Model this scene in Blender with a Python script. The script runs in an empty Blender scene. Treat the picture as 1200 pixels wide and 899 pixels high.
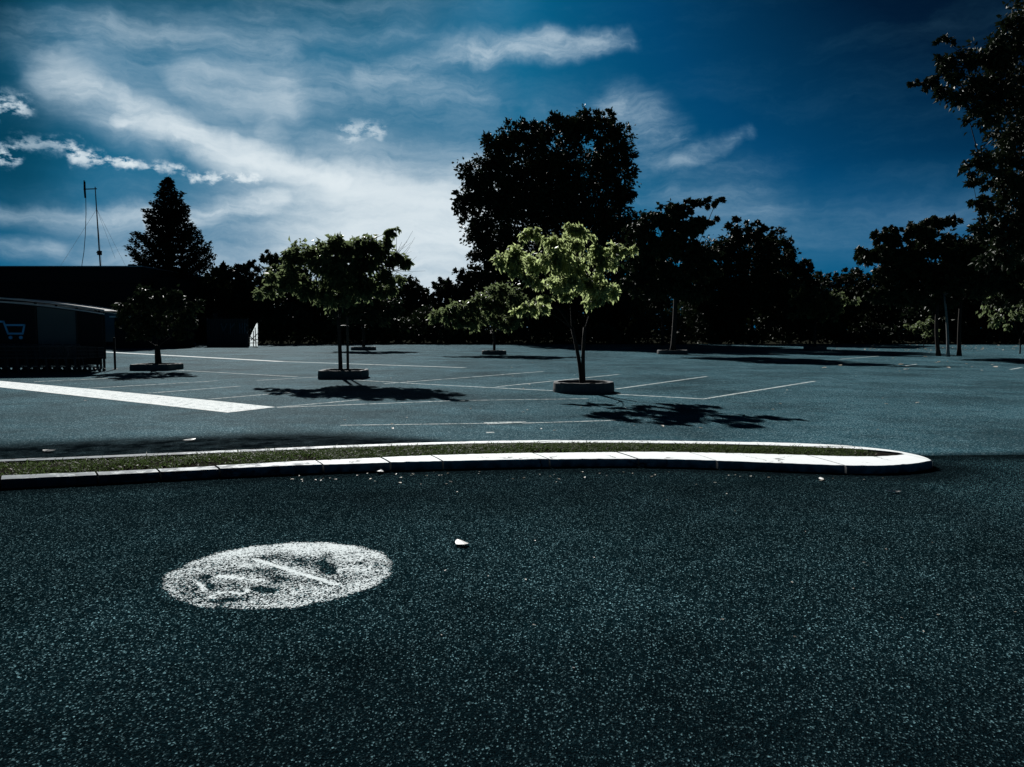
import bpy, math, random
import numpy as np
from mathutils import Vector, Matrix, noise as mnoise

random.seed(7)
RNG = np.random.default_rng(11)
scene = bpy.context.scene
COL = scene.collection
R = math.radians

# ------------------------------------------------------------------ camera
CAM_H, PITCH, FPX, CX, CY = 1.6, 3.9, 933.33, 600.0, 449.5   # measured on the 1200 x 899 photograph
cam_d = bpy.data.cameras.new('camera')
cam_d.sensor_width = 36.0
cam_d.lens = 28.0
cam_d.clip_start = 0.05
cam_d.clip_end = 6000
cam = bpy.data.objects.new('camera', cam_d)
COL.objects.link(cam)
cam.location = (0, 0, CAM_H)
cam.rotation_euler = (R(90 - PITCH), 0, 0)
scene.camera = cam
_c, _s = math.cos(R(PITCH)), math.sin(R(PITCH))


def ray(px, py):
    x, y = (px - CX) / FPX, (CY - py) / FPX
    return Vector((x, _c + y * _s, -_s + y * _c))


def gnd(px, py, z=0.0):
    d = ray(px, py)
    t = (z - CAM_H) / d.z
    return Vector((d.x * t, d.y * t, z))


def at(px, py, dist):
    d = ray(px, py)
    t = dist / d.y
    return Vector((d.x * t, dist, CAM_H + d.z * t))


# ------------------------------------------------------------------ object helpers
def tag(o, label=None, cat=None, group=None, kind=None):
    if label: o['label'] = label
    if cat: o['category'] = cat
    if group: o['group'] = group
    if kind: o['kind'] = kind
    return o


def thing(name, loc, label, cat, group=None, rz=0.0):
    o = bpy.data.objects.new(name, None)
    o.empty_display_size = 0.2
    COL.objects.link(o)
    o.location = loc
    o.rotation_euler = (0, 0, rz)
    tag(o, label, cat, group)
    return o


class MB:
    """Collects shapes into one mesh (world or local coordinates)."""
    def __init__(self):
        self.v, self.f, self.n = [], [], 0

    def add(self, verts, faces):
        verts = np.asarray(verts, dtype=np.float64).reshape(-1, 3)
        self.v.append(verts)
        n = self.n
        self.f.extend([tuple(i + n for i in f) for f in faces])
        self.n += len(verts)

    def box(self, c, size, rz=0.0, ry=0.0):
        hx, hy, hz = size[0] / 2, size[1] / 2, size[2] / 2
        m = Matrix.Translation(Vector(c)) @ Matrix.Rotation(rz, 4, 'Z') @ Matrix.Rotation(ry, 4, 'Y')
        p = [m @ Vector((x * hx, y * hy, z * hz)) for x in (-1, 1) for y in (-1, 1) for z in (-1, 1)]
        self.add([tuple(q) for q in p],
                 [(0, 1, 3, 2), (4, 6, 7, 5), (0, 4, 5, 1), (2, 3, 7, 6), (0, 2, 6, 4), (1, 5, 7, 3)])

    def tube(self, pts, rad, n=7, cap=True):
        pts = [Vector(p) for p in pts]
        if not hasattr(rad, '__len__'): rad = [rad] * len(pts)
        vs, fs = [], []
        ref = None
        for i, p in enumerate(pts):
            a = pts[max(0, i - 1)]
            b = pts[min(len(pts) - 1, i + 1)]
            t = (b - a)
            t = t.normalized() if t.length > 1e-9 else Vector((0, 0, 1))
            if ref is None:
                ref = t.orthogonal().normalized()
            u = (ref - t * ref.dot(t))
            u = u.normalized() if u.length > 1e-6 else t.orthogonal().normalized()
            ref = u
            w = t.cross(u)
            for k in range(n):
                an = 2 * math.pi * k / n
                vs.append(tuple(p + (u * math.cos(an) + w * math.sin(an)) * rad[i]))
        for i in range(len(pts) - 1):
            for k in range(n):
                k2 = (k + 1) % n
                fs.append((i * n + k, i * n + k2, (i + 1) * n + k2, (i + 1) * n + k))
        if cap:
            fs.append(tuple(range(n - 1, -1, -1)))
            m = (len(pts) - 1) * n
            fs.append(tuple(m + k for k in range(n)))
        self.add(vs, fs)

    def build(self, name, mat, parent=None, smooth=False):
        me = bpy.data.meshes.new(name)
        v = np.concatenate(self.v) if self.v else np.zeros((0, 3))
        if parent is not None:
            inv = parent_inv(parent)
            v = (np.c_[v, np.ones(len(v))] @ np.array(inv).T)[:, :3]
        me.from_pydata(v.tolist(), [], self.f)
        me.materials.append(mat)
        if smooth:
            me.polygons.foreach_set('use_smooth', [True] * len(me.polygons))
        me.update()
        o = bpy.data.objects.new(name, me)
        COL.objects.link(o)
        if parent is not None: o.parent = parent
        return o


def parent_inv(p):
    m = Matrix.Identity(4)
    chain = []
    while p is not None:
        chain.append(p)
        p = p.parent
    for q in reversed(chain):
        m = m @ Matrix.LocRotScale(q.location, q.rotation_euler, q.scale)
    return m.inverted()


def copy_tree(o, parent=None):
    c = o.copy()
    COL.objects.link(c)
    if parent is not None: c.parent = parent
    for ch in list(o.children):
        copy_tree(ch, c)
    return c


# ------------------------------------------------------------------ materials
def nmat(name):
    m = bpy.data.materials.new(name)
    m.use_nodes = True
    nt = m.node_tree
    for n in list(nt.nodes): nt.nodes.remove(n)
    out = nt.nodes.new('ShaderNodeOutputMaterial')
    b = nt.nodes.new('ShaderNodeBsdfPrincipled')
    nt.links.new(b.outputs[0], out.inputs[0])
    return m, nt, b, out


def N(nt, typ, **kw):
    n = nt.nodes.new(typ)
    for k, v in kw.items(): setattr(n, k, v)
    return n


def put(nt, sock, val):
    if hasattr(val, 'is_output') or isinstance(val, bpy.types.NodeSocket):
        nt.links.new(val, sock)
    else:
        sock.default_value = val


def mth(nt, op, a, b=None, c=None, clamp=False):
    n = N(nt, 'ShaderNodeMath', operation=op, use_clamp=clamp)
    put(nt, n.inputs[0], a)
    if b is not None: put(nt, n.inputs[1], b)
    if c is not None: put(nt, n.inputs[2], c)
    return n.outputs[0]


def vmt(nt, op, a, b=None, out=0):
    n = N(nt, 'ShaderNodeVectorMath', operation=op)
    put(nt, n.inputs[0], a)
    if b is not None:
        if op == 'SCALE': put(nt, n.inputs[3], b)
        else: put(nt, n.inputs[1], b)
    return n.outputs[out]


def mixc(nt, f, a, b, typ='MIX'):
    n = N(nt, 'ShaderNodeMix', data_type='RGBA', blend_type=typ)
    put(nt, n.inputs[0], f)
    put(nt, n.inputs[6], a if not isinstance(a, tuple) else (*a, 1))
    put(nt, n.inputs[7], b if not isinstance(b, tuple) else (*b, 1))
    return n.outputs[2]


def ramp(nt, f, stops):
    n = N(nt, 'ShaderNodeValToRGB')
    cr = n.color_ramp
    while len(cr.elements) < len(stops): cr.elements.new(0.5)
    for e, (p, c) in zip(cr.elements, stops):
        e.position = p
        e.color = (*c, 1) if isinstance(c, tuple) else (c, c, c, 1)
    put(nt, n.inputs[0], f)
    return n.outputs[0]


def noise(nt, vec, scale, detail=3, rough=0.55, dist=0.0):
    n = N(nt, 'ShaderNodeTexNoise')
    put(nt, n.inputs['Vector'], vec)
    n.inputs['Scale'].default_value = scale
    n.inputs['Detail'].default_value = detail
    n.inputs['Roughness'].default_value = rough
    n.inputs['Distortion'].default_value = dist
    return n.outputs[0]


def geo_pos(nt):
    return N(nt, 'ShaderNodeNewGeometry').outputs['Position']


def simple(name, col, rough=0.6, metal=0.0, spec=0.5, vary=0.25, scale=6.0):
    m, nt, b, _ = nmat(name)
    f = noise(nt, geo_pos(nt), scale, 4)
    lo = tuple(c * (1 - vary) for c in col)
    hi = tuple(min(1, c * (1 + vary)) for c in col)
    nt.links.new(mixc(nt, f, lo, hi), b.inputs['Base Color'])
    b.inputs['Roughness'].default_value = rough
    b.inputs['Metallic'].default_value = metal
    b.inputs['Specular IOR Level'].default_value = spec
    return m


def asphalt_nodes(nt, pos, dark, mid, stone, cell, stone_pow, big=0.35):
    """aggregate: dark binder, mid grey stones and a share of pale stones; returns colour, height"""
    v = N(nt, 'ShaderNodeTexVoronoi')
    put(nt, v.inputs['Vector'], vmt(nt, 'MULTIPLY', pos, (1.0, 0.62, 1.0)))
    v.inputs['Scale'].default_value = cell
    sep = N(nt, 'ShaderNodeSeparateColor')
    nt.links.new(v.outputs['Color'], sep.inputs[0])
    r1 = sep.outputs[0]
    r2 = sep.outputs[1]
    c = mixc(nt, r2, dark, mid)
    pale = mth(nt, 'POWER', r1, stone_pow)
    f2 = noise(nt, pos, cell * 0.3, 2)
    pale = mth(nt, 'MULTIPLY', pale, ramp(nt, f2, [(0.35, 0.25), (0.65, 1.0)]))
    c = mixc(nt, pale, c, stone)
    # wear: broad tone shifts and tyre lanes
    w1 = ramp(nt, noise(nt, pos, 0.30, 4, 0.6), [(0.3, 0.0), (0.7, 1.0)])
    w2 = ramp(nt, noise(nt, pos, 1.9, 5, 0.65), [(0.28, 0.0), (0.72, 1.0)])
    tone = mth(nt, 'MULTIPLY_ADD', w1, big * 2, 1 - big)
    tone = mth(nt, 'MULTIPLY', tone, mth(nt, 'MULTIPLY_ADD', w2, big * 1.2, 1 - 0.6 * big))
    c = mixc(nt, 1.0, c, N_rgb(nt, tone), 'MULTIPLY')
    return c, v.outputs['Distance'], r1


def N_rgb(nt, val):
    n = N(nt, 'ShaderNodeCombineColor')
    for i in range(3): put(nt, n.inputs[i], val)
    return n.outputs[0]


ROAD = dict(dark=(0.001, 0.003, 0.004), mid=(0.003, 0.012, 0.016), stone=(0.22, 0.42, 0.47), cell=160.0, stone_pow=14.0, big=0.42)
LOT = dict(dark=(0.006, 0.028, 0.038), mid=(0.020, 0.060, 0.078), stone=(0.26, 0.38, 0.42), cell=85.0, stone_pow=6.0, big=0.42)


def make_asphalt(name, P, rough, spec, bump, darkened=False):
    m, nt, b, _ = nmat(name)
    pos = geo_pos(nt)
    c, h, r1 = asphalt_nodes(nt, pos, **P)
    if darkened:
        a = N(nt, 'ShaderNodeAttribute', attribute_name='grime').outputs['Fac']  # holds gutter grime and, on the road, the painted vignette
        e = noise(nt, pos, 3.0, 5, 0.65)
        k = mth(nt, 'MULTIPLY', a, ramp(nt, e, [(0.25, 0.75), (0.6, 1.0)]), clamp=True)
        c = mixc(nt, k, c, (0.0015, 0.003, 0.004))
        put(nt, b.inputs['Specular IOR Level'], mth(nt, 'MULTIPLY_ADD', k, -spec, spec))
    else:
        b.inputs['Specular IOR Level'].default_value = spec
    nt.links.new(c, b.inputs['Base Color'])
    b.inputs['Roughness'].default_value = rough
    bp = N(nt, 'ShaderNodeBump')
    bp.inputs['Strength'].default_value = bump
    bp.inputs['Distance'].default_value = 0.004
    nt.links.new(mth(nt, 'ADD', h, mth(nt, 'MULTIPLY', r1, 0.6)), bp.inputs['Height'])
    nt.links.new(bp.outputs[0], b.inputs['Normal'])
    return m


def make_paint(name, P, col, wear_lo, wear_hi, scale=9.0):
    """worn road paint: paint where the coverage is high, asphalt where it has worn off"""
    m, nt, b, _ = nmat(name)
    pos = geo_pos(nt)
    c, h, r1 = asphalt_nodes(nt, pos, **P)
    w = noise(nt, pos, scale, 6, 0.7)
    w = mth(nt, 'MULTIPLY_ADD', r1, 0.25, mth(nt, 'MULTIPLY', w, 0.85))
    k = ramp(nt, w, [(wear_lo, 1.0), (wear_hi, 0.0)])
    pc = mixc(nt, noise(nt, pos, 25, 4), tuple(x * 0.8 for x in col), col)
    nt.links.new(mixc(nt, k, c, pc), b.inputs['Base Color'])
    b.inputs['Roughness'].default_value = 0.7
    b.inputs['Specular IOR Level'].default_value = 0.0
    bp = N(nt, 'ShaderNodeBump')
    bp.inputs['Strength'].default_value = 0.25
    bp.inputs['Distance'].default_value = 0.003
    nt.links.new(h, bp.inputs['Height'])
    nt.links.new(bp.outputs[0], b.inputs['Normal'])
    return m


def make_leaf(name, c1, c2, trans, trans_col, rough=0.45, spec=0.5):
    m, nt, b, out = nmat(name)
    gi = N(nt, 'ShaderNodeNewGeometry')
    rnd = gi.outputs['Random Per Island']
    col = mixc(nt, rnd, c1, c2)
    nt.links.new(col, b.inputs['Base Color'])
    b.inputs['Roughness'].default_value = rough
    b.inputs['Specular IOR Level'].default_value = spec
    t = N(nt, 'ShaderNodeBsdfTranslucent')
    lo = tuple(x * 0.55 for x in trans_col)
    nt.links.new(mixc(nt, rnd, lo, trans_col), t.inputs[0])
    mx = N(nt, 'ShaderNodeMixShader')
    mx.inputs[0].default_value = trans
    nt.links.new(b.outputs[0], mx.inputs[1])
    nt.links.new(t.outputs[0], mx.inputs[2])
    nt.links.new(mx.outputs[0], out.inputs[0])
    return m


M = {}
M['road'] = make_asphalt('fresh_asphalt', ROAD, 0.85, 0.0, 1.0, darkened=True)
M['lot'] = make_asphalt('old_asphalt', LOT, 0.70, 0.0015, 1.0, darkened=True)
M['line'] = make_paint('worn_line_paint', LOT, (0.55, 0.6, 0.6), 0.50, 0.66, 7.0)
M['band'] = make_paint('band_paint', LOT, (0.76, 0.80, 0.80), 0.58, 0.76, 6.0)
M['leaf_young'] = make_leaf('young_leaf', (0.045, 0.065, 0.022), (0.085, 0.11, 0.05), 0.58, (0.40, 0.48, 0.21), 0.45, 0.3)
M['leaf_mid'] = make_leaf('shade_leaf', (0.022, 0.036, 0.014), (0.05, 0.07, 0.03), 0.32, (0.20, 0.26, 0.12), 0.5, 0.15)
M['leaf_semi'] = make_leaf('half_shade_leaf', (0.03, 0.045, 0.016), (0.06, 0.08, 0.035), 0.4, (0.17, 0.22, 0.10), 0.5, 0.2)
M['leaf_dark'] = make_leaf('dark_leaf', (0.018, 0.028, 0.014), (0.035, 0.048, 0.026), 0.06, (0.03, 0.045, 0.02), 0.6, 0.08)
M['needle'] = make_leaf('needle', (0.010, 0.018, 0.012), (0.020, 0.030, 0.02), 0.03, (0.02, 0.03, 0.02), 0.8, 0.0)
M['bark'] = simple('bark', (0.028, 0.025, 0.022), 0.9, spec=0.1, vary=0.5, scale=14)
M['pale_bark'] = simple('pale_bark', (0.16, 0.17, 0.17), 0.9, spec=0.1, vary=0.35, scale=10)
M['wood'] = simple('stake_wood', (0.05, 0.042, 0.034), 0.8, spec=0.1, vary=0.3, scale=20)
M['concrete'] = simple('planter_concrete', (0.08, 0.085, 0.087), 0.85, spec=0.08, vary=0.35, scale=9)
M['soil'] = simple('soil', (0.014, 0.013, 0.011), 0.95, spec=0.0, vary=0.6, scale=25)
M['dirt'] = simple('dirt_ground', (0.015, 0.016, 0.012), 0.95, spec=0.0, vary=0.6, scale=1.5)
M['grass'] = make_leaf('grass_blade', (0.016, 0.030, 0.010), (0.045, 0.065, 0.022), 0.3, (0.07, 0.11, 0.035), 0.6, 0.03)
M['dry_leaf'] = make_leaf('dry_leaf', (0.30, 0.27, 0.22), (0.5, 0.46, 0.4), 0.3, (0.4, 0.35, 0.28), 0.6)
M['pale_leaf'] = make_leaf('bleached_leaf', (0.62, 0.62, 0.6), (0.75, 0.74, 0.72), 0.3, (0.6, 0.58, 0.55), 0.6)
M['dark_wall'] = simple('dark_cladding', (0.012, 0.013, 0.015), 0.6, spec=0.08, vary=0.2, scale=2)
M['fascia'] = simple('fascia_metal', (0.014, 0.016, 0.018), 0.6, 0.0, spec=0.08, vary=0.15, scale=2)
M['roof'] = simple('roof_felt', (0.03, 0.03, 0.032), 0.9, vary=0.3, scale=1)
M['glass'] = simple('dark_glass', (0.012, 0.015, 0.018), 0.12, vary=0.1)
M['steel'] = simple('galvanised_steel', (0.35, 0.36, 0.37), 0.38, 0.9, vary=0.15, scale=15)
M['rail'] = simple('pale_rail', (0.5, 0.55, 0.57), 0.5, spec=0.2, vary=0.35, scale=3)
M['black_steel'] = simple('black_steel', (0.02, 0.021, 0.023), 0.6, 0.0, spec=0.08, vary=0.2, scale=15)
M['chrome'] = simple('trolley_chrome', (0.06, 0.06, 0.065), 0.35, 1.0, vary=0.1)
M['rubber'] = simple('castor_rubber', (0.02, 0.02, 0.02), 0.7)
M['handle'] = simple('handle_plastic', (0.03, 0.05, 0.09), 0.4)
M['panel_grey'] = simple('grey_panel', (0.07, 0.095, 0.10), 0.7, spec=0.08, vary=0.1, scale=1.5)
M['panel_dark'] = simple('sign_panel', (0.012, 0.013, 0.015), 0.6, spec=0.08, vary=0.15)
M['sign_blue'] = simple('sign_blue', (0.08, 0.42, 0.75), 0.6, vary=0.05)
M['fence'] = simple('fence_sheet', (0.04, 0.05, 0.055), 0.6, 0.0, spec=0.08, vary=0.3, scale=3)
M['graffiti'] = simple('graffiti_paint', (0.05, 0.085, 0.11), 0.7, vary=0.2)
M['blue_plastic'] = simple('blue_plastic', (0.03, 0.12, 0.42), 0.4)


def make_poly(name, col):
    m, nt, b, out = nmat(name)
    b.inputs['Base Color'].default_value = (*col, 1)
    b.inputs['Roughness'].default_value = 0.35
    t = N(nt, 'ShaderNodeBsdfTranslucent')
    t.inputs[0].default_value = (*col, 1)
    mx = N(nt, 'ShaderNodeMixShader')
    mx.inputs[0].default_value = 0.6
    nt.links.new(b.outputs[0], mx.inputs[1])
    nt.links.new(t.outputs[0], mx.inputs[2])
    nt.links.new(mx.outputs[0], out.inputs[0])
    return m


M['poly'] = make_poly('translucent_sheet', (0.8, 0.84, 0.85))


def make_kerb():
    m, nt, b, _ = nmat('painted_kerb')
    pos = geo_pos(nt)
    v = N(nt, 'ShaderNodeTexVoronoi', feature='DISTANCE_TO_EDGE')
    warp = vmt(nt, 'ADD', pos, vmt(nt, 'SCALE', N(nt, 'ShaderNodeTexNoise').outputs[1], 0.0))
    nz = N(nt, 'ShaderNodeTexNoise')
    nt.links.new(pos, nz.inputs['Vector'])
    nz.inputs['Scale'].default_value = 2.5
    nz.inputs['Detail'].default_value = 5
    warp = vmt(nt, 'ADD', pos, vmt(nt, 'SCALE', vmt(nt, 'SUBTRACT', nz.outputs[1], (0.5, 0.5, 0.5)), 0.7))
    nt.links.new(warp, v.inputs['Vector'])
    v.inputs['Scale'].default_value = 0.85
    crack = ramp(nt, v.outputs[0], [(0.004, 1.0), (0.010, 0.0)])
    crack = mth(nt, 'MULTIPLY', crack, ramp(nt, noise(nt, pos, 1.7, 2), [(0.5, 0.0), (0.56, 1.0)]))
    sx = N(nt, 'ShaderNodeSeparateXYZ')
    nt.links.new(pos, sx.inputs[0])
    # paint is scuffed away towards the old west end of the island
    west = mth(nt, 'MULTIPLY_ADD', sx.outputs[0], -0.32, -0.40, clamp=True)
    w = noise(nt, vmt(nt, 'MULTIPLY', pos, (1, 1, 2.5)), 6.5, 7, 0.72)
    chips = ramp(nt, mth(nt, 'MULTIPLY_ADD', west, 0.27, w), [(0.65, 0.0), (0.70, 1.0)])
    paint = mixc(nt, noise(nt, pos, 30, 4), (0.60, 0.64, 0.65), (0.74, 0.77, 0.77))
    conc = mixc(nt, noise(nt, pos, 40, 3), (0.05, 0.065, 0.075), (0.15, 0.18, 0.20))
    paint = mixc(nt, mth(nt, 'MULTIPLY', west, ramp(nt, noise(nt, pos, 3.0, 5, 0.7), [(0.3, 0.35), (0.7, 0.9)])), paint, (0.14, 0.18, 0.2))
    c = mixc(nt, chips, paint, conc)
    c = mixc(nt, crack, c, (0.02, 0.022, 0.024))
    # mottled dark face, up to just below the top
    g = mth(nt, 'MULTIPLY', ramp(nt, sx.outputs[2], [(0.0, 1.0), (0.082, 0.75), (0.086, 0.0)]),
            ramp(nt, noise(nt, pos, 8, 5), [(0.2, 0.6), (0.6, 1.0)]))
    c = mixc(nt, g, c, (0.03, 0.035, 0.04))
    nt.links.new(c, b.inputs['Base Color'])
    b.inputs['Roughness'].default_value = 0.75
    bp = N(nt, 'ShaderNodeBump')
    b.inputs['Specular IOR Level'].default_value = 0.04
    bp.inputs['Strength'].default_value = 0.3
    bp.inputs['Distance'].default_value = 0.004
    nt.links.new(noise(nt, pos, 60, 5), bp.inputs['Height'])
    nt.links.new(bp.outputs[0], b.inputs['Normal'])
    return m


M['kerb'] = make_kerb()

# ------------------------------------------------------------------ light and sky
SUN_AZ, SUN_EL = -17.5, 28.5           # degrees; azimuth from +Y, negative to the left
sd = Vector((math.sin(R(SUN_AZ)) * math.cos(R(SUN_EL)), math.cos(R(SUN_AZ)) * math.cos(R(SUN_EL)), math.sin(R(SUN_EL))))
sun_d = bpy.data.lights.new('sun', 'SUN')
sun_d.energy = 5.0
sun_d.angle = R(0.5)
sun_d.color = (1.0, 0.985, 0.955)
sun = bpy.data.objects.new('sun', sun_d)
COL.objects.link(sun)
sun.rotation_euler = (-sd).to_track_quat('-Z', 'Y').to_euler()

world = bpy.data.worlds.new('World')
scene.world = world
world.use_nodes = True


def build_world():
    nt = world.node_tree
    for n in list(nt.nodes): nt.nodes.remove(n)
    out = N(nt, 'ShaderNodeOutputWorld')
    bg = N(nt, 'ShaderNodeBackground')
    bg.inputs[1].default_value = 0.1
    nt.links.new(bg.outputs[0], out.inputs[0])
    sky = N(nt, 'ShaderNodeTexSky', sky_type='NISHITA')
    sky.sun_disc = False
    sky.sun_elevation = R(SUN_EL)
    sky.sun_rotation = R(SUN_AZ)
    sky.air_density = 1.0
    sky.dust_density = 1.2
    sky.ozone_density = 2.5
    # deep polarised blue away from the sun, milky blue towards it
    sepc = N(nt, 'ShaderNodeSeparateColor')
    nt.links.new(sky.outputs[0], sepc.inputs[0])
    lum = mth(nt, 'MULTIPLY', sepc.outputs[1], SKY_K)
    base = ramp(nt, lum, SKY_STOPS)
    # clouds, laid out by compass bearing and height above the horizon
    tc = N(nt, 'ShaderNodeTexCoord')
    d = vmt(nt, 'NORMALIZE', tc.outputs['Generated'])
    sx = N(nt, 'ShaderNodeSeparateXYZ')
    nt.links.new(d, sx.inputs[0])
    az = mth(nt, 'MULTIPLY', mth(nt, 'ARCTAN2', sx.outputs[0], sx.outputs[1]), 180 / math.pi)
    el = mth(nt, 'MULTIPLY', mth(nt, 'ARCSINE', sx.outputs[2]), 180 / math.pi)
    cb = N(nt, 'ShaderNodeCombineXYZ')
    nt.links.new(az, cb.inputs[0])
    nt.links.new(el, cb.inputs[1])
    p0 = cb.outputs[0]

    def wn(scale, vec, detail=6, rough=0.6):
        n = N(nt, 'ShaderNodeTexNoise')
        nt.links.new(vec, n.inputs['Vector'])
        n.inputs['Scale'].default_value = scale
        n.inputs['Detail'].default_value = detail
        n.inputs['Roughness'].default_value = rough
        return n

    def warp(vec, scale, amt):
        n = wn(scale, vec, 4)
        return vmt(nt, 'ADD', vec, vmt(nt, 'SCALE', vmt(nt, 'SUBTRACT', n.outputs[1], (0.5, 0.5, 0.5)), amt))

    pw = warp(warp(p0, 0.10, 3.2), 0.45, 1.1)

    def ae(px, py):
        v = ray(px, py).normalized()
        return (math.degrees(math.atan2(v.x, v.y)), math.degrees(math.asin(v.z)), 0.0)

    def seg(a, b, w, strength, src=None, taper=None):
        a, b = Vector(ae(*a)), Vector(ae(*b))
        ba = b - a
        pa = vmt(nt, 'SUBTRACT', src or pw, tuple(a))
        h = mth(nt, 'DIVIDE', vmt(nt, 'DOT_PRODUCT', pa, tuple(ba), out=1), ba.length_squared, clamp=True)
        dd = vmt(nt, 'LENGTH', vmt(nt, 'SUBTRACT', pa, vmt(nt, 'SCALE', tuple(ba), h)), out=1)
        ww = w if taper is None else mth(nt, 'MULTIPLY_ADD', h, taper - w, w)
        q = mth(nt, 'SUBTRACT', 1.0, mth(nt, 'DIVIDE', dd, ww), clamp=True)
        q = mth(nt, 'MULTIPLY', mth(nt, 'MULTIPLY', q, q), mth(nt, 'MULTIPLY_ADD', q, -2.0, 3.0))
        return mth(nt, 'MULTIPLY', q, strength)

    def top(lst):
        t = lst[0]
        for x in lst[1:]:
            n = N(nt, 'ShaderNodeMath', operation='SMOOTH_MAX')
            put(nt, n.inputs[0], t)
            put(nt, n.inputs[1], x)
            n.inputs[2].default_value = 0.02
            t = n.outputs[0]
        return t

    def total(lst):
        t = lst[0]
        for x in lst[1:]: t = mth(nt, 'ADD', t, x)
        return t

    # fibres: noise stretched along the streaks
    def fib(rot, sx_, sy_, scale, detail=7, rough=0.62):
        mp = N(nt, 'ShaderNodeMapping')
        nt.links.new(pw, mp.inputs[0])
        mp.inputs['Rotation'].default_value = (0, 0, R(rot))
        mp.inputs['Scale'].default_value = (sx_, sy_, 1)
        return ramp(nt, wn(scale, mp.outputs[0], detail, rough).outputs[0], [(0.25, 0.0), (0.75, 1.0)])
    f_a = fib(12, 0.16, 1.0, 0.42, 8, 0.66)
    f_b = fib(-16, 0.15, 1.0, 0.6, 8, 0.66)
    f_c = fib(0, 0.12, 1.0, 0.55)
    # broad bright veil low in the middle, under the sun
    veil = total([seg((200, 350), (540, 350), 12.5, 0.46), seg((430, 290), (590, 300), 9.0, 0.52), seg((300, 205), (540, 235), 5.5, 0.26)])
    veil = mth(nt, 'ADD', veil, top([seg((120, 40), (560, 30), 6.0, 0.14), seg((330, 140), (560, 130), 6.0, 0.20), seg((560, 240), (640, 170), 6.0, 0.18), seg((90, 105), (330, 115), 5.0, 0.18)]))
    veil = mth(nt, 'MULTIPLY', veil, mth(nt, 'ADD', mth(nt, 'MULTIPLY_ADD', f_c, 0.5, 0.45), mth(nt, 'MULTIPLY', f_a, 0.65)))
    streaks = top([seg((75, 98), (170, 150), 2.6, 0.55, taper=3.0), seg((150, 138), (275, 182), 2.2, 0.85, taper=1.9),
                     seg((275, 178), (405, 216), 1.8, 0.85, taper=0.9), seg((110, 105), (270, 165), 3.4, 0.22), seg((135, 142), (400, 214), 1.0, 0.95), seg((80, 98), (150, 120), 1.3, 0.6), seg((405, 214), (500, 240), 2.2, 0.25),
                     seg((230, 108), (330, 118), 2.8, 0.36), seg((320, 118), (312, 160), 1.8, 0.25)])
    streaks = mth(nt, 'MULTIPLY', streaks, mth(nt, 'MULTIPLY_ADD', f_b, 0.95, 0.38))
    upper = top([seg((420, 92), (545, 62), 1.8, 0.40), seg((340, 100), (560, 90), 3.4, 0.22), seg((560, 62), (650, 52), 1.7, 0.62), seg((640, 60), (738, 43), 1.7, 0.62, taper=1.0),
                   seg((420, 92), (480, 74), 1.0, 0.35), seg((30, 34), (330, 60), 3.0, 0.26), seg((300, 20), (470, 30), 3.0, 0.2), seg((560, 85), (700, 110), 3.0, 0.12)])
    upper = mth(nt, 'MULTIPLY', upper, mth(nt, 'MULTIPLY_ADD', f_a, 1.2, 0.05))
    right = top([seg((725, 128), (790, 165), 3.0, 0.36, taper=2.0), seg((790, 195), (880, 155), 1.9, 0.36, taper=0.8),
                   seg((745, 215), (880, 235), 5.0, 0.16), seg((760, 170), (790, 205), 3.2, 0.24)])
    right = mth(nt, 'MULTIPLY', right, mth(nt, 'MULTIPLY_ADD', f_a, 1.6, 0.15))
    bands = total([seg((-60, 246), (200, 248), 0.9, 0.30, taper=1.3), seg((180, 260), (330, 232), 1.1, 0.4),
                   seg((0, 285), (60, 283), 1.0, 0.26), seg((820, 270), (1180, 255), 4.2, 0.13), seg((560, 225), (620, 235), 3.0, 0.25)])
    bands = mth(nt, 'MULTIPLY', bands, mth(nt, 'MULTIPLY_ADD', f_c, 1.6, 0.2))
    # small broken cumulus flecks
    pf = warp(warp(p0, 0.5, 1.2), 1.6, 0.7)
    fl = total([seg((-30, 128), (22, 126), 1.2, 0.8, pf), seg((-60, 168), (14, 184), 1.2, 1.1, pf, 0.8),
                seg((20, 168), (85, 172), 0.8, 0.5, pf), seg((88, 183), (150, 193), 0.85, 0.9, pf, 0.6),
                seg((150, 193), (212, 198), 0.5, 0.7, pf), seg((226, 205), (303, 208), 0.5, 0.8, pf),
                seg((408, 155), (445, 152), 1.2, 0.4, pf, 0.8)])
    fn = wn(1.15, vmt(nt, 'MULTIPLY', p0, (0.7, 1.3, 1)), 5, 0.6).outputs[0]
    fl = mth(nt, 'MULTIPLY', fl, ramp(nt, fn, [(0.42, 0.0), (0.56, 1.0)]))
    # faint cirrus over the rest of the dome
    gen = mth(nt, 'MULTIPLY', ramp(nt, f_a, [(0.45, 0.0), (0.9, 1.0)]), 0.04)
    cl = total([veil, streaks, upper, right, bands, fl, gen])
    cl = mth(nt, 'MULTIPLY', cl, ramp(nt, mth(nt, 'MULTIPLY_ADD', el, 1 / 40.0, 0.05), [(0.0, 0.6), (0.1, 1.0)]))
    cl = mth(nt, 'SUBTRACT', 1.0, mth(nt, 'EXPONENT', mth(nt, 'MULTIPLY', mth(nt, 'POWER', cl, 1.3), -2.3)), clamp=True)   # thin cloud saturates softly
    cl = mth(nt, 'POWER', cl, 1.15)
    ccol = mixc(nt, cl, CLOUD_LO, CLOUD_HI)
    hz = mth(nt, 'MULTIPLY', mth(nt, 'SUBTRACT', 1.0, mth(nt, 'MULTIPLY', mth(nt, 'ABSOLUTE', el), 1 / 11.0), clamp=True), 0.75)
    base = mixc(nt, hz, base, (0.006, 0.115, 0.25))
    full = base
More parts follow.
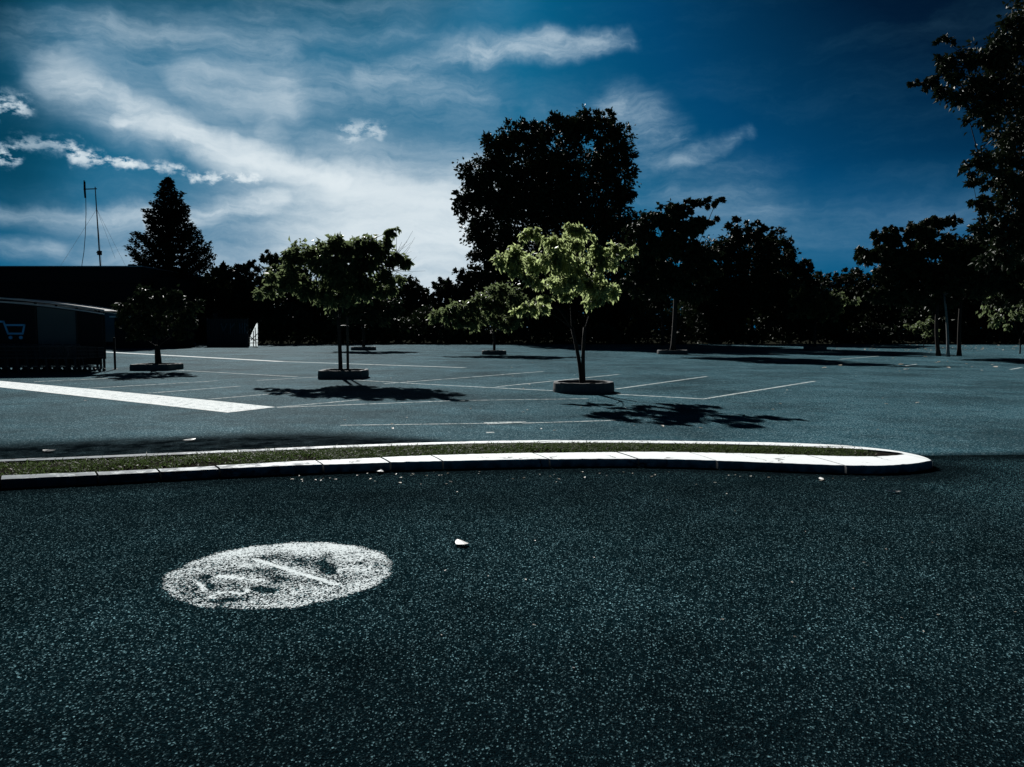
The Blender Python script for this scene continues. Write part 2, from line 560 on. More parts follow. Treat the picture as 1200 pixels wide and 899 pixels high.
    gap = total([seg((-60, 40), (10, 140), 7.0, 0.6), seg((-80, 235), (0, 235), 5.0, 0.25), seg((-60, -40), (500, -60), 6.0, 0.5)])  # vignette painted into the sky colour at its left edge and top
    gap = mth(nt, 'SUBTRACT', 1.0, gap, clamp=True)
    base = mixc(nt, 1.0, base, N_rgb(nt, gap), 'MULTIPLY')  # multiplies the painted vignette into the sky
    full = mixc(nt, cl, base, ccol)
    full = mixc(nt, 1.0, full, (SKY_OUT,) * 3, 'MULTIPLY')
    nt.links.new(full, bg.inputs[0])


EXPOSURE = 0.9
SKY_OUT = 10.0 / 2 ** EXPOSURE
SKY_K = 0.02          # Nishita radiance -> 0..1 along the ramp
SKY_STOPS = [(0.05, (0.0, 0.002, 0.008)), (0.085, (0.0, 0.007, 0.026)), (0.13, (0.0, 0.056, 0.155)), (0.2, (0.002, 0.125, 0.255)), (0.32, (0.002, 0.12, 0.235)), (0.8, (0.004, 0.13, 0.25))]
CLOUD_LO, CLOUD_HI = (0.07, 0.30, 0.50), (0.76, 0.84, 0.88)
build_world()

vs = scene.view_settings
vs.view_transform = 'Standard'
vs.look = 'None'
vs.exposure = EXPOSURE
vs.gamma = 1.0
vs.use_curve_mapping = False
scene.cycles.max_bounces = 6
scene.cycles.diffuse_bounces = 3
scene.cycles.transmission_bounces = 4
scene.cycles.sample_clamp_indirect = 4.0

# ------------------------------------------------------------------ traffic island geometry (measured, then smoothed in metres)
ZK = 0.09
fo = [(0, 562), (110, 557.5), (260, 549), (400, 543.5), (520, 540.5), (643, 538), (740, 537), (836, 539.5), (930, 543.2), (993, 545.8), (1040, 546), (1075, 543.5), (1093, 539.5)]
fi = [(0, 557), (110, 553.2), (260, 545.3), (400, 537.5), (520, 532.7), (643, 530.2), (740, 529), (836, 530), (930, 532.5), (989, 534.6), (1020, 534.8), (1045, 534), (1060, 532.2)]
ro = [(1093, 539.5), (1085, 534.3), (1047, 526.5), (1000, 522.5), (962, 520.5), (893, 518), (800, 516.5), (740, 516), (643, 515.5), (500, 518), (420, 521), (330, 525), (250, 528), (160, 532), (80, 535.5), (0, 538.5)]
ri = [(1060, 532.2), (1058, 530.8), (1038, 527.8), (1000, 525.6), (962, 524.2), (893, 521.4), (800, 519.5), (740, 518.7), (643, 518.2), (500, 520.6), (420, 523.6), (330, 527.5), (250, 530.6), (160, 534.6), (80, 538), (0, 541)]


def poly_world(px, z, ext_first=False, ext_last=False):
    p = [gnd(a, b, z) for a, b in px]
    if ext_first:
        d = (p[0] - p[1]).normalized()
        p = [p[0] + Matrix.Rotation(R(10), 3, 'Z') @ d * 4.5, p[0] + Matrix.Rotation(R(4), 3, 'Z') @ d * 2.0] + p
    if ext_last:
        d = (p[-1] - p[-2]).normalized()
        p = p + [p[-1] + Matrix.Rotation(R(4), 3, 'Z') @ d * 2.0, p[-1] + Matrix.Rotation(R(10), 3, 'Z') @ d * 4.5]
    return p


def resample(p, n):
    a = np.array([tuple(q) for q in p])
    for _ in range(1):
        a[1:-1] = a[1:-1] * 0.6 + (a[:-2] + a[2:]) * 0.2 if len(a) > 8 else a[1:-1]
    # Catmull-Rom then even spacing
    q = np.vstack([2 * a[0] - a[1], a, 2 * a[-1] - a[-2]])
    out = []
    for i in range(1, len(q) - 2):
        for t in np.linspace(0, 1, 24, endpoint=False):
            out.append(0.5 * ((2 * q[i]) + (-q[i - 1] + q[i + 1]) * t + (2 * q[i - 1] - 5 * q[i] + 4 * q[i + 1] - q[i + 2]) * t * t
                              + (-q[i - 1] + 3 * q[i] - 3 * q[i + 1] + q[i + 2]) * t ** 3))
    out.append(a[-1])
    out = np.array(out)
    s = np.r_[0, np.cumsum(np.linalg.norm(np.diff(out, axis=0), axis=1))]
    t = np.linspace(0, s[-1], n)
    return np.c_[[np.interp(t, s, out[:, k]) for k in range(3)]].T


NF, NR = 300, 260
FO = resample(poly_world(fo, ZK, ext_first=True), NF)
FI = resample(poly_world(fi, ZK, ext_first=True), NF)
RO = resample(poly_world(ro, ZK, ext_last=True), NR)
RI = resample(poly_world(ri, ZK, ext_last=True), NR)

isl = thing('traffic_island', (0, 9.4, 0), 'long low traffic island with white painted kerbs around a strip of grass', 'traffic island')


def kerb_stone(outer, inner, parent, gap_=0.011):
    """outer / inner: rows of points at ZK; the stone gets a chamfered, slightly chipped outer edge"""
    n = len(outer)
    outer, inner = outer.copy(), inner.copy()
    for arr in (outer, inner):                            # joints a few millimetres wide
        for e, f in ((0, 1), (-1, -2)):
            v = arr[f] - arr[e]
            arr[e] = arr[e] + v / np.linalg.norm(v) * gap_
    mb = MB()
    tz = random.uniform(-0.003, 0.003)
    vsx, fs = [], []
    for i in range(n):
        o, q = Vector(outer[i]), Vector(inner[i])
        w = (q - o)
        L = max(w.length, 1e-6)
        w = w / L
        chip = 0.012 + 0.006 * random.random() + (0.018 if random.random() < 0.04 else 0)
        zt = ZK + tz + random.uniform(-0.0012, 0.0012)
        prof = [(o - w * 0.012, -0.05), (o - w * 0.006, zt - chip * 1.2), (o + w * chip, zt), (o + w * L * 0.5, zt + 0.003),
                (o + w * (L - 0.012), zt), (q, zt - 0.012), (q, -0.02)]
        for p, z in prof: vsx.append((p.x, p.y, z))
    m = 7
    for i in range(n - 1):
        for k in range(m - 1):
            fs.append((i * m + k, (i + 1) * m + k, (i + 1) * m + k + 1, i * m + k + 1))
    fs.append(tuple(range(m)))
    fs.append(tuple((n - 1) * m + k for k in range(m - 1, -1, -1)))
    mb.add(vsx, fs)
    return mb.build('kerb_stone', M['kerb'], parent)


def nearest(arr, p):
    return int(np.argmin(np.linalg.norm(arr[:, :2] - np.array([p.x, p.y]), axis=1)))


cuts = [0] + [nearest(FO, gnd(x, y, ZK)) for x, y in ((0, 562), (112, 557.4), (187, 553.3), (258, 549), (380, 544), (458, 542), (521, 540.5), (643, 538), (748, 537), (840, 539.5), (990, 546))] + [NF - 1]
for a, b in zip(cuts[:-1], cuts[1:]):
    kerb_stone(FO[a:b + 1], FI[a:b + 1], isl)
step = 20
rc = list(range(0, NR - 1, step)) + [NR - 1]
for a, b in zip(rc[:-1], rc[1:]):
    kerb_stone(RO[a:b + 1], RI[a:b + 1], isl)
# soil bed between the kerbs
mb = MB()
k = 160
fa = FI[np.linspace(NF - 1, 0, k).astype(int)]
ra = RI[np.linspace(0, NR - 1, k).astype(int)]
grid, fs = [], []
for i in range(k):
    for j in range(7):
        t = j / 6
        p = fa[i] * (1 - t) + ra[i] * t
        grid.append((p[0], p[1], ZK - 0.035 + 0.03 * math.sin(math.pi * t) + random.uniform(-0.008, 0.008)))
for i in range(k - 1):
    for j in range(6):
        a = i * 7 + j
        fs.append((a, a + 1, a + 8, a + 7))
mb.add(grid, fs)
mb.build('soil_bed', M['soil'], isl)


# grass on the island: blades in tufts, thick in the middle, thinning to bare soil at both ends
def grass_strip():
    vsx, fs = [], []
    n = 0
    tries = 0
    while n < 42000 and tries < 260000:
        tries += 1
        u = random.random()
        t = random.random()
        i = u * (k - 1)
        i0 = int(i)
        i1, fr_i = min(k - 1, i0 + 1), i - i0
        p = (fa[i0] * (1 - fr_i) + fa[i1] * fr_i) * (1 - t) + (ra[i0] * (1 - fr_i) + ra[i1] * fr_i) * t
        x, y = p[0], p[1]
        px = CX + x / y * FPX
        dens = 1.0 if px > 380 else (0.45 if px > 200 else 0.25)
        if px > 960: dens *= max(0.0, 1 - (px - 960) / 70)
        patch = max(0.0, min(1.0, 0.5 + 1.1 * mnoise.noise(Vector((x * 2.2, y * 3.0, 0.3))) + 0.5 * mnoise.noise(Vector((x * 9, y * 9, 2.0)))))
        if random.random() > dens * (0.12 + 0.88 * patch): continue
        h = random.uniform(0.012, 0.045) * (1.7 if random.random() < 0.05 else 1)
        if px < 330 and random.random() < 0.1: h *= 1.7
        an = random.uniform(0, 2 * math.pi)
        lean = random.uniform(0.5, 2.2) * h
        la = random.uniform(0, 2 * math.pi)
        w = random.uniform(0.003, 0.008)
        z = ZK - 0.035 + 0.03 * math.sin(math.pi * t)
        dx, dy = math.cos(an) * w, math.sin(an) * w
        lx, ly = math.cos(la) * lean, math.sin(la) * lean
        b = len(vsx)
        vsx += [(x - dx, y - dy, z), (x + dx, y + dy, z), (x + dx * .7 + lx * .35, y + dy * .7 + ly * .35, z + h * .7),
                (x - dx * .7 + lx * .35, y - dy * .7 + ly * .35, z + h * .7), (x + lx, y + ly, z + h)]
        fs += [(b, b + 1, b + 2, b + 3), (b + 3, b + 2, b + 4)]
        n += 1
    mb = MB()
    mb.add(vsx, fs)
    o = mb.build('grass', M['grass'])
    tag(o, 'short rough grass and weeds growing in the strip between the white kerbs', 'grass', kind='stuff')


grass_strip()

# ------------------------------------------------------------------ ground, road, car park
mb = MB()
S = 2500
mb.add([(-S, -S, -0.06), (S, -S, -0.06), (S, S, -0.06), (-S, S, -0.06)], [(0, 1, 2, 3)])
tag(mb.build('ground', M['dirt']), kind='structure')

# seam between the two surfaces: under the island, then on to the right and left
mid = [((FI[i] + RI[min(NR - 1, int((NF - 1 - i) * (NR - 1) / (NF - 1)))]) / 2) for i in range(0, NF, 6)]
seam = [(-60.0, mid[0][1] - 14)] + [(m_[0], m_[1]) for m_ in mid if m_[0] < 4.3] + [(4.9, 10.0), (8.0, 10.2), (14.0, 10.6), (60.0, 13.0)]
seam = np.array(seam)


def sheet(name, mat, far_fn, z, ys, grime_shade_fn):
    """strip mesh between the seam and far_fn; ys: fractions"""
    xs = np.unique(np.r_[np.linspace(-60, 60, 61), np.linspace(-9, 9, 145)])
    sy = np.interp(xs, seam[:, 0], seam[:, 1])
    vsx, fs, g = [], [], []
    for x, s in zip(xs, sy):
        for t in ys:
            y = far_fn(s, t)
            vsx.append((x, y, z))
            g.append(grime_shade_fn(x, y))
    m = len(ys)
    for i in range(len(xs) - 1):
        for j in range(m - 1):
            a = i * m + j
            f = (a, a + m, a + m + 1, a + 1)
            fs.append(f if far_fn(0, ys[1]) > far_fn(0, ys[0]) else f[::-1])
    mb = MB()
    mb.add(vsx, fs)
    o = mb.build(name, mat)
    at_ = o.data.attributes.new('grime', 'FLOAT', 'POINT')
    at_.data.foreach_set('value', g)
    return tag(o, kind='structure')


def ss(a, b, x):
    t = min(1, max(0, (x - a) / (b - a)))
    return t * t * (3 - 2 * t)


def d_poly(arr, x, y):
    return float(np.min(np.hypot(arr[:, 0] - x, arr[:, 1] - y)))


def road_grime_shade(x, y):          # tar and wet dirt in the gutter under the front kerb, plus painted vignette
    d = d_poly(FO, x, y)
    vignette = 0.42 * (1 - ss(1.2, 3.0, d)) + 0.72 * ss(4.3, 6.6, d)      # painted vignette: asphalt darkened towards the camera, less so beside the kerb
    if y < 5: return vignette
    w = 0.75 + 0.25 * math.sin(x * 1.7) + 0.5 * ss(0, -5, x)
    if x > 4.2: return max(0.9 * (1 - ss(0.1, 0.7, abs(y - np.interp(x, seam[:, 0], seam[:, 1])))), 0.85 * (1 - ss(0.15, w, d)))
    return max(vignette, 0.85 * (1 - ss(0.15, w, d)))


def lot_grime(x, y):           # dark tarred channel behind the island, widest at its west end
    if y > 16: return 0.0
    if x > 4.2: return 0.8 * (1 - ss(0.0, 0.4, abs(y - np.interp(x, seam[:, 0], seam[:, 1]))))
    d = d_poly(RO, x, y)
    w = 0.12 + 2.7 * ss(0.8, -4.0, x)
    return (0.3 + 0.7 * ss(1.0, -1.5, x)) * (1 - ss(0.6 * w, w + 0.12, d))


fr = np.r_[0, np.geomspace(0.004, 1.0, 40)]
road = sheet('road', M['road'], lambda s, t: s + t * (-14 - s), 0.0, fr, road_grime_shade)
fr2 = np.r_[0, np.geomspace(0.0015, 1.0, 60)]
lot = sheet('car_park', M['lot'], lambda s, t: s + t * (86 - s), 0.0, fr2, lot_grime)


def line(p, q, w0, w1=None, mat='line', parent=None, z=0.004, name='painted_line'):
    p, q = gnd(*p), gnd(*q)
    w1 = w1 or w0
    d = (q - p).normalized()
    nrm = Vector((-d.y, d.x, 0))
    n = max(2, int((q - p).length / 0.25))
    vsx, fs = [], []
    for i in range(n + 1):
        t = i / n
        c = p.lerp(q, t)
        w = (w0 + (w1 - w0) * t) / 2
        e = random.uniform(-0.004, 0.004)
        a, b = c + nrm * (w + e), c - nrm * (w - e)
        vsx += [(a.x, a.y, z), (b.x, b.y, z)]
    for i in range(n):
        fs.append((2 * i, 2 * i + 1, 2 * i + 3, 2 * i + 2))
    mb = MB()
    mb.add(vsx, fs)
    return mb.build(name, M[mat], parent)


# broad white band, lower left
mb = MB()
B = [(-140, 436), (0, 446.5), (123, 457.6), (250, 469.6), (323, 477.3), (267, 483.8), (146, 470.3), (0, 454), (-140, 441)]
mb.add([(*gnd(a, b).xy, 0.004) for a, b in B], [(0, 8, 7, 1), (1, 7, 6, 2), (2, 6, 5, 3), (3, 5, 4)])
mb.build('painted_band', M['band'], lot)
line((100, 411.3), (330, 423.8), 0.62, 0.46, 'band', lot)
line((330, 423.8), (545, 431), 0.44, 0.34, 'line', lot)
line((200, 433.5), (349, 441.8), 0.14, mat='line', parent=lot)
line((400, 444.5), (508, 451), 0.12, mat='line', parent=lot)
line((508, 451), (648, 458), 0.14, mat='line', parent=lot)
line((720, 462), (826, 467.8), 0.13, mat='line', parent=lot)
for a, b in (((582, 453.4), (726, 438.8)), ((722, 456), (829, 441.2)), ((825, 467.6), (955, 446.8)), ((450, 450), (637, 435.4)),
             ((325, 477.5), (426, 468.2)), ((245, 468), (352, 459)), ((173, 461), (282, 452.6)), ((100, 455.5), (255, 446.4)),
             ((325, 477.8), (535, 469.6)), ((40, 447.5), (180, 441)), ((300, 446), (400, 440.5)), 
             ((1057, 429.6), (1074, 426.8)), ((1184, 433.2), (1197, 430.8)), ((900, 414.6), (985, 409.5)), ((690, 408.5), (905, 404.6)),
             ((985, 421.0), (1030, 417.4))):
    line(a, b, 0.11, parent=lot)
line((535, 469.6), (690, 467.4), 0.07, parent=lot)
line((399, 498.7), (572, 496.4), 0.07, parent=lot)
line((569, 496.6), (617, 495.0), 0.30, 0.16, 'line', lot, z=0.008)
line((612, 496.2), (729, 492.6), 0.07, parent=lot)
line((570, 507.2), (579, 507.0), 0.10, parent=lot)


# worn white roundel painted on the near road
def roundel():
    c = Vector((-1.525, 5.175))
    rad = 0.755
    P = lambda pts: [gnd(a, b).xy for a, b in pts]
    strokes = [(P([(299, 656), (394, 685)]), 0.048), (P([(392, 652.5), (432, 649.3)]), 0.030), (P([(398, 671), (397, 668), (406, 666.2), (420, 667), (427, 668.5)]), 0.026),
               (P([(427, 668.5), (435, 664)]), 0.03), (P([(283, 678), (306, 680)]), 0.03), (P([(246, 700), (256, 695), (270, 694), (280, 696), (290, 694), (291, 690)]), 0.034),
               (P([(234, 684), (240, 692)]), 0.03), (P([(258, 675), (283, 678)]), 0.06)]
    bare = [(P([(305, 656), (325, 652), (345, 655), (390, 668)]), 0.13), (P([(385, 650), (380, 660), (385, 672)]), 0.08), (P([(290, 668), (310, 670), (330, 680)]), 0.10),
            (P([(240, 676), (245, 690)]), 0.06), (P([(436, 655), (452, 660), (440, 664)]), 0.10), (P([(300, 690), (320, 692)]), 0.07), (P([(250, 705), (290, 702)]), 0.05),
            (P([(405, 660), (425, 660)]), 0.06)]

    def dseg(p, pts):
        best = 9
        for a, b in zip(pts[:-1], pts[1:]):
            ab = b - a
            t = max(0, min(1, (p - a).dot(ab) / ab.length_squared))
            best = min(best, (p - a - ab * t).length)
        return best
    nr, na = 56, 150
    vsx, cov, fs = [(c.x, c.y, 0.0012)], [], []
    for i in range(1, nr + 1):
        for j in range(na):
            an = 2 * math.pi * j / na
            r_ = rad * (i / nr) * 1.04
            vsx.append((c.x + r_ * math.cos(an), c.y + r_ * math.sin(an), 0.0012))
    for v in vsx:
        p = Vector(v[:2])
        q = (p - c).length / rad
        a = 0.52 + 0.14 * ss(0.5, 0.95, q)
        a += 0.22 * mnoise.noise(Vector((v[0] * 5, v[1] * 5, 0.7)))
        # the far rim has kept most paint, the near left rim least
        dirn = (p - c) / rad
        a += 0.10 * dirn.y - 0.20 * ss(0.2, 1.0, -dirn.x - 0.6 * dirn.y)
        for pts, w in bare: a -= 0.19 * (1 - ss(0.1 * w, 1.1 * w, dseg(p, pts)))
        for pts, w in strokes: a = max(a, (0.84 if w == 0.048 else 0.80) * (1 - ss(0.2 * w, 1.0 * w, dseg(p, pts) + 0.012 * mnoise.noise(Vector((v[0] * 30, v[1] * 30, 3))))))
        a *= 1 - ss(0.90, 1.03, q + 0.010 * math.sin(7 * math.atan2(dirn.y, dirn.x)) + 0.012 * math.sin(17 * math.atan2(dirn.y, dirn.x)))
        cov.append(a)
    for j in range(na): fs.append((0, 1 + j, 1 + (j + 1) % na))
    for i in range(nr - 1):
        for j in range(na):
            a0 = 1 + i * na
            fs.append((a0 + j, a0 + na + j, a0 + na + (j + 1) % na, a0 + (j + 1) % na))
    m, nt, b, _ = nmat('roundel_paint')
    pos = geo_pos(nt)
    col, h, r1 = asphalt_nodes(nt, pos, **ROAD)
    at_ = N(nt, 'ShaderNodeAttribute', attribute_name='coverage').outputs['Fac']
    v2 = N(nt, 'ShaderNodeTexVoronoi')
    nt.links.new(pos, v2.inputs['Vector'])
    v2.inputs['Scale'].default_value = 120
    sp = N(nt, 'ShaderNodeSeparateColor')
    nt.links.new(v2.outputs['Color'], sp.inputs[0])
    rr = mth(nt, 'ADD', mth(nt, 'MULTIPLY', sp.outputs[0], 0.6), mth(nt, 'MULTIPLY', noise(nt, pos, 14, 6, 0.7), 0.4))
    k_ = mth(nt, 'MULTIPLY', mth(nt, 'SUBTRACT', at_, rr), 9.0, clamp=True)
    nt.links.new(mixc(nt, k_, col, (0.60, 0.66, 0.67)), b.inputs['Base Color'])
    b.inputs['Roughness'].default_value = 0.8
    b.inputs['Specular IOR Level'].default_value = 0.0
    bp = N(nt, 'ShaderNodeBump')
    bp.inputs['Strength'].default_value = 0.5
    bp.inputs['Distance'].default_value = 0.004
    nt.links.new(mth(nt, 'ADD', h, mth(nt, 'MULTIPLY', r1, 0.6)), bp.inputs['Height'])
    nt.links.new(bp.outputs[0], b.inputs['Normal'])
    mb = MB()
    mb.add(vsx, fs)
    o = mb.build('painted_roundel', m, road)
    o['label'] = 'worn white painted disc with faded symbols and a bright diagonal bar'
    x = o.data.attributes.new('coverage', 'FLOAT', 'POINT')
    x.data.foreach_set('value', cov)


roundel()


# ------------------------------------------------------------------ foliage
def leaf_mesh(mb, pts, size, axes=None, aspect=0.5, jitter=0.35, fold=0.18):
    """pointed two-facet leaves at pts; axes: direction each leaf points"""
    n = len(pts)
    if n == 0: return
    pts = np.asarray(pts)
    if axes is None:
        axes = RNG.normal(size=(n, 3))
    axes = axes / (np.linalg.norm(axes, axis=1, keepdims=True) + 1e-9)
    rv = RNG.normal(size=(n, 3))
    side = np.cross(axes, rv)
    side /= (np.linalg.norm(side, axis=1, keepdims=True) + 1e-9)
    up = np.cross(side, axes)
    L = size * (1 + jitter * RNG.uniform(-1, 1, (n, 1)))
    W = L * aspect * (1 + 0.25 * RNG.uniform(-1, 1, (n, 1)))
    a = pts - axes * L * 0.5
    t = pts + axes * L * 0.5
    m_ = pts - axes * L * 0.06 + up * L * fold
    l_, r_ = m_ + side * W * 0.5, m_ - side * W * 0.5
    v = np.stack([a, l_, t, r_], axis=1).reshape(-1, 3)
    fs = []
    for i in range(n):
        b = 4 * i
        fs.append((b, b + 1, b + 2))
        fs.append((b, b + 2, b + 3))
    mb.add(v, fs)


def bend(a, b, n=6, sag=0.0, wob=0.05):
    a, b = Vector(a), Vector(b)
    L = (b - a).length
    out = []
    off = Vector((random.uniform(-1, 1), random.uniform(-1, 1), 0)) * wob * L
    for i in range(n + 1):
        t = i / n
        p = a.lerp(b, t)
        s = math.sin(math.pi * t)
        out.append(p + off * s + Vector((0, 0, sag * L * s)))
    return out


def crown_points(lobes, per_m3=None, total=8000, clump=0.30, shell=0.5):
    """leaf centres: clumps inside ellipsoid lobes (centre, radii)"""
    vol = [l[1][0] * l[1][1] * l[1][2] for l in lobes]
    area = [v ** 0.72 for v in vol]
    s = sum(area)
    P, axes, ends = [], [], []
    for (c, r), ar in zip(lobes, area):
        n = int(total * ar / s)
        nc = max(6, int(n / 42))
        d = RNG.normal(size=(nc, 3))
        d /= np.linalg.norm(d, axis=1, keepdims=True)
        rad = RNG.uniform(0, 1, (nc, 1)) ** shell
        cc = d * rad
        cl = cc * np.array(r) + np.array(c)
        cr = clump * min(r) * RNG.uniform(0.55, 1.35, (nc, 1))
        idx = RNG.integers(0, nc, n)
        off = RNG.normal(size=(n, 3)) * 0.55
        p = cl[idx] + off * cr[idx]
        P.append(p)
        axes.append(off + cc[idx] * 0.8 + RNG.normal(size=(n, 3)) * 0.6 + np.array([0, 0, -0.5]))
        ends.append((np.array(c), cl[RNG.integers(0, nc, min(nc, 9))]))
    return np.concatenate(P), np.concatenate(axes), ends


def tree(name, label, dist, base_px, lobes_px, n_leaf, leaf, mat, trunk_r, cat='tree', group=None, fork=0.45, clump=0.3,
         trunk_mat='bark', base_py=None, shell=0.5, droop=0.0, aspect=0.55, stems=None, deep=1.0, twigs=True, limb=0.42):
    """lobes_px: (px, py, rx, ry[, depth offset m]) seen from the camera at distance dist"""
    sc = dist / FPX
    bx = (base_px - CX) * sc
    root = thing(name, (bx, dist, 0), label, cat, group)
    lobes = []
    for l in lobes_px:
        off = l[4] if len(l) > 4 else random.uniform(-0.35, 0.35) * l[2] * sc
        c = at(l[0], l[1], dist)
        lobes.append(((c.x, c.y + off, c.z), (l[2] * sc, l[2] * sc * 0.9 * deep, l[3] * sc)))
    P, A, ends = crown_points(lobes, total=n_leaf, clump=clump, shell=shell)
    P[:, 2] = np.maximum(P[:, 2], 0.15)
    if droop: A = A + np.array([0, 0, -droop])
    mbc = MB()
    leaf_mesh(mbc, P, leaf, A, aspect)
    mbc.build('crown', M[mat], root)
    # trunk and limbs
    zt = min(l[0][2] for l in lobes)
    ztop = max(l[0][2] for l in lobes)
    zf = max(0.5, zt * 0.55 + (ztop - zt) * 0.1) if fork is None else fork * (zt + (ztop - zt) * 0.3)
    mbt = MB()
    stems = stems or [((bx, dist), (bx + random.uniform(-.05, .05) * zf, dist))]
    tops = []
    for (s0, s1) in stems:
        a, b = Vector((s0[0], s0[1], -0.04)), Vector((s1[0], s1[1], zf))
        pts = bend(a, b, 7, 0, 0.03)
        r = [trunk_r * (1.35 if i == 0 else 1.0 - 0.32 * i / 7) for i in range(8)]
        mbt.tube(pts, r, 9)
        tops.append((b, r[-1]))
    mbl = MB()
    cents = [Vector(l[0]) for l in lobes]
    for (c, e), (cc, rr) in zip(ends, lobes):
        cc = Vector(cc)
        b, r0 = min(tops, key=lambda t: (cc - t[0]).length)
        d0 = (cc - b).length
        near = [q for q in cents if 0.05 < (q - cc).length and (q - b).length < d0 * 0.8 and (q - cc).length < d0 * 0.75]
        start, rs = b - Vector((0, 0, 0.05)), r0 * limb
        if near:
            start = min(near, key=lambda q: (q - cc).length)
            rs = r0 * limb * 0.55
        mbl.tube(bend(start, cc, 6, 0.08, 0.06), [rs * (1 - 0.8 * i / 6) for i in range(7)], 6)
        if twigs:
            for q in e:
                mbl.tube(bend(cc, q, 3, 0.05, 0.08), [r0 * 0.17, r0 * 0.12, r0 * 0.08, r0 * 0.04], 4)
    t_ = mbt.build('trunk', M[trunk_mat], root, smooth=True)
    mbl.build('limbs', M[trunk_mat], root, smooth=True)
    return root, lobes


def planter(px, py_front, w, label, dist, rect=False, pale=False, h=0.26):
    """low round concrete ring with a soil bed, around a tree base"""
    x = (px - CX) * dist / FPX
    root = thing('tree_planter', (x, dist, 0), label, 'planter', 'low concrete planters round the car park trees')
    r = w / 2
    mb = MB()
    n = 40
    prof = [(r, -0.03), (r + 0.01, h * 0.3), (r, h - 0.03), (r - 0.02, h), (r - 0.10, h), (r - 0.12, h - 0.02), (r - 0.12, h - 0.12)]
    vsx, fs = [], []
    for i in range(n):
        an = 2 * math.pi * i / n
        ca, sa = math.cos(an), math.sin(an)
        if rect:                                          # squarer plan
            k_ = 1 / max(abs(ca), abs(sa)) ** 0.75
        else:
            k_ = 1.0
        j_ = 1 + 0.006 * math.sin(i * 7.1)
        for q, z in prof: vsx.append((x + ca * q * k_ * j_, dist + sa * q * k_ * j_, z + 0.004 * math.sin(i * 1.9)))
    m = len(prof)
    for i in range(n):
        i2 = (i + 1) % n
        for k2 in range(m - 1):
            fs.append((i * m + k2, i2 * m + k2, i2 * m + k2 + 1, i * m + k2 + 1))
    mb.add(vsx, fs)
    mb.build('rim', M['concrete'], root)
    mb = MB()
    vsx = [(x, dist, h - 0.03)]
    for i in range(n):
        an = 2 * math.pi * i / n
        ca, sa = math.cos(an), math.sin(an)
        k_ = 1 / max(abs(ca), abs(sa)) ** 0.75 if rect else 1.0
        vsx.append((x + ca * (r - 0.11) * k_, dist + sa * (r - 0.11) * k_, h - 0.075 + random.uniform(-0.01, 0.01)))
    mb.add(vsx, [(0, 1 + i, 1 + (i + 1) % n) for i in range(n)])
    mb.build('soil', M['soil'], root)
    return root


# --- car park trees in planters -------------------------------------------------
G_T = 'car park trees'
D1 = 20.4
planter(684, 463, 1.55, 'round concrete planter under the pale green tree, nearest to the island', D1)
s1 = D1 / FPX
b1 = (684 - CX) * s1
tree('car_park_tree', 'pale green sunlit young tree with two forked stems in the nearest round planter', D1, 684,
     [(621, 275, 14, 6), (648, 283, 16, 9, .2), (672, 273, 16, 8, -.2), (674, 288, 13, 6), (694, 277, 6, 3, .3), (655, 293, 14, 6, .4),
      (590, 308, 14, 9), (607, 304, 15, 9, -.3), (624, 311, 14, 9, .3), (600, 319, 14, 5, .1), (702, 298, 14, 7, -.2), (720, 296, 14, 6, .2), (737, 295, 9, 6), (649, 308, 18, 9, -.4), (676, 311, 20, 11, .2), (702, 312, 15, 8, -.3),
      (624, 331, 12, 6, -.4), (645, 331, 14, 6, .3), (660, 334, 16, 9, -.5), (688, 330, 18, 10, .2), (700, 338, 12, 7, -.2), (640, 352, 10, 5, -.2), (622, 361, 18, 5, .1), (608, 365, 8, 3), (705, 346, 14, 8, .5), (716, 340, 12, 8, .6), (695, 355, 12, 6, .4), (668, 346, 14, 7, .3)],
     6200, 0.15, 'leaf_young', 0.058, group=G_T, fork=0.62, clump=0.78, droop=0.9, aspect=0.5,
     stems=[((b1 + 0.02, D1), (b1 + 0.02, D1)), ((b1 - 0.03, D1 + .02), (b1 - 0.30, D1 + 0.1))])
D2 = 26.2
planter(403, 446, 1.5, 'squarish dark planter under the bushy tree left of the middle', D2, rect=True, h=0.27)
s2 = D2 / FPX
b2 = (399 - CX) * s2
t2, lob2 = tree('car_park_tree', 'broad bushy tree with one long upswept branch beside its wooden stake', D2, 399,
     [(395, 290, 32, 12), (425, 288, 24, 11), (360, 300, 26, 14), (330, 315, 22, 10), (345, 330, 28, 11, -.4), (322, 343, 20, 7, -.5), (365, 345, 28, 7, -.3), (400, 318, 40, 18), (435, 305, 26, 16),
      (445, 285, 15, 10), (458, 273, 10, 5), (465, 268, 4, 3), (465, 306, 18, 7), (477, 311, 16, 5), (455, 330, 18, 10), (425, 340, 30, 13), (395, 350, 28, 11), (448, 342, 16, 6, -.3), (340, 298, 16, 10), (306, 346, 12, 4)],
     12000, 0.18, 'leaf_mid', 0.075, group=G_T, fork=0.6, clump=0.5, droop=0.6, aspect=0.5)
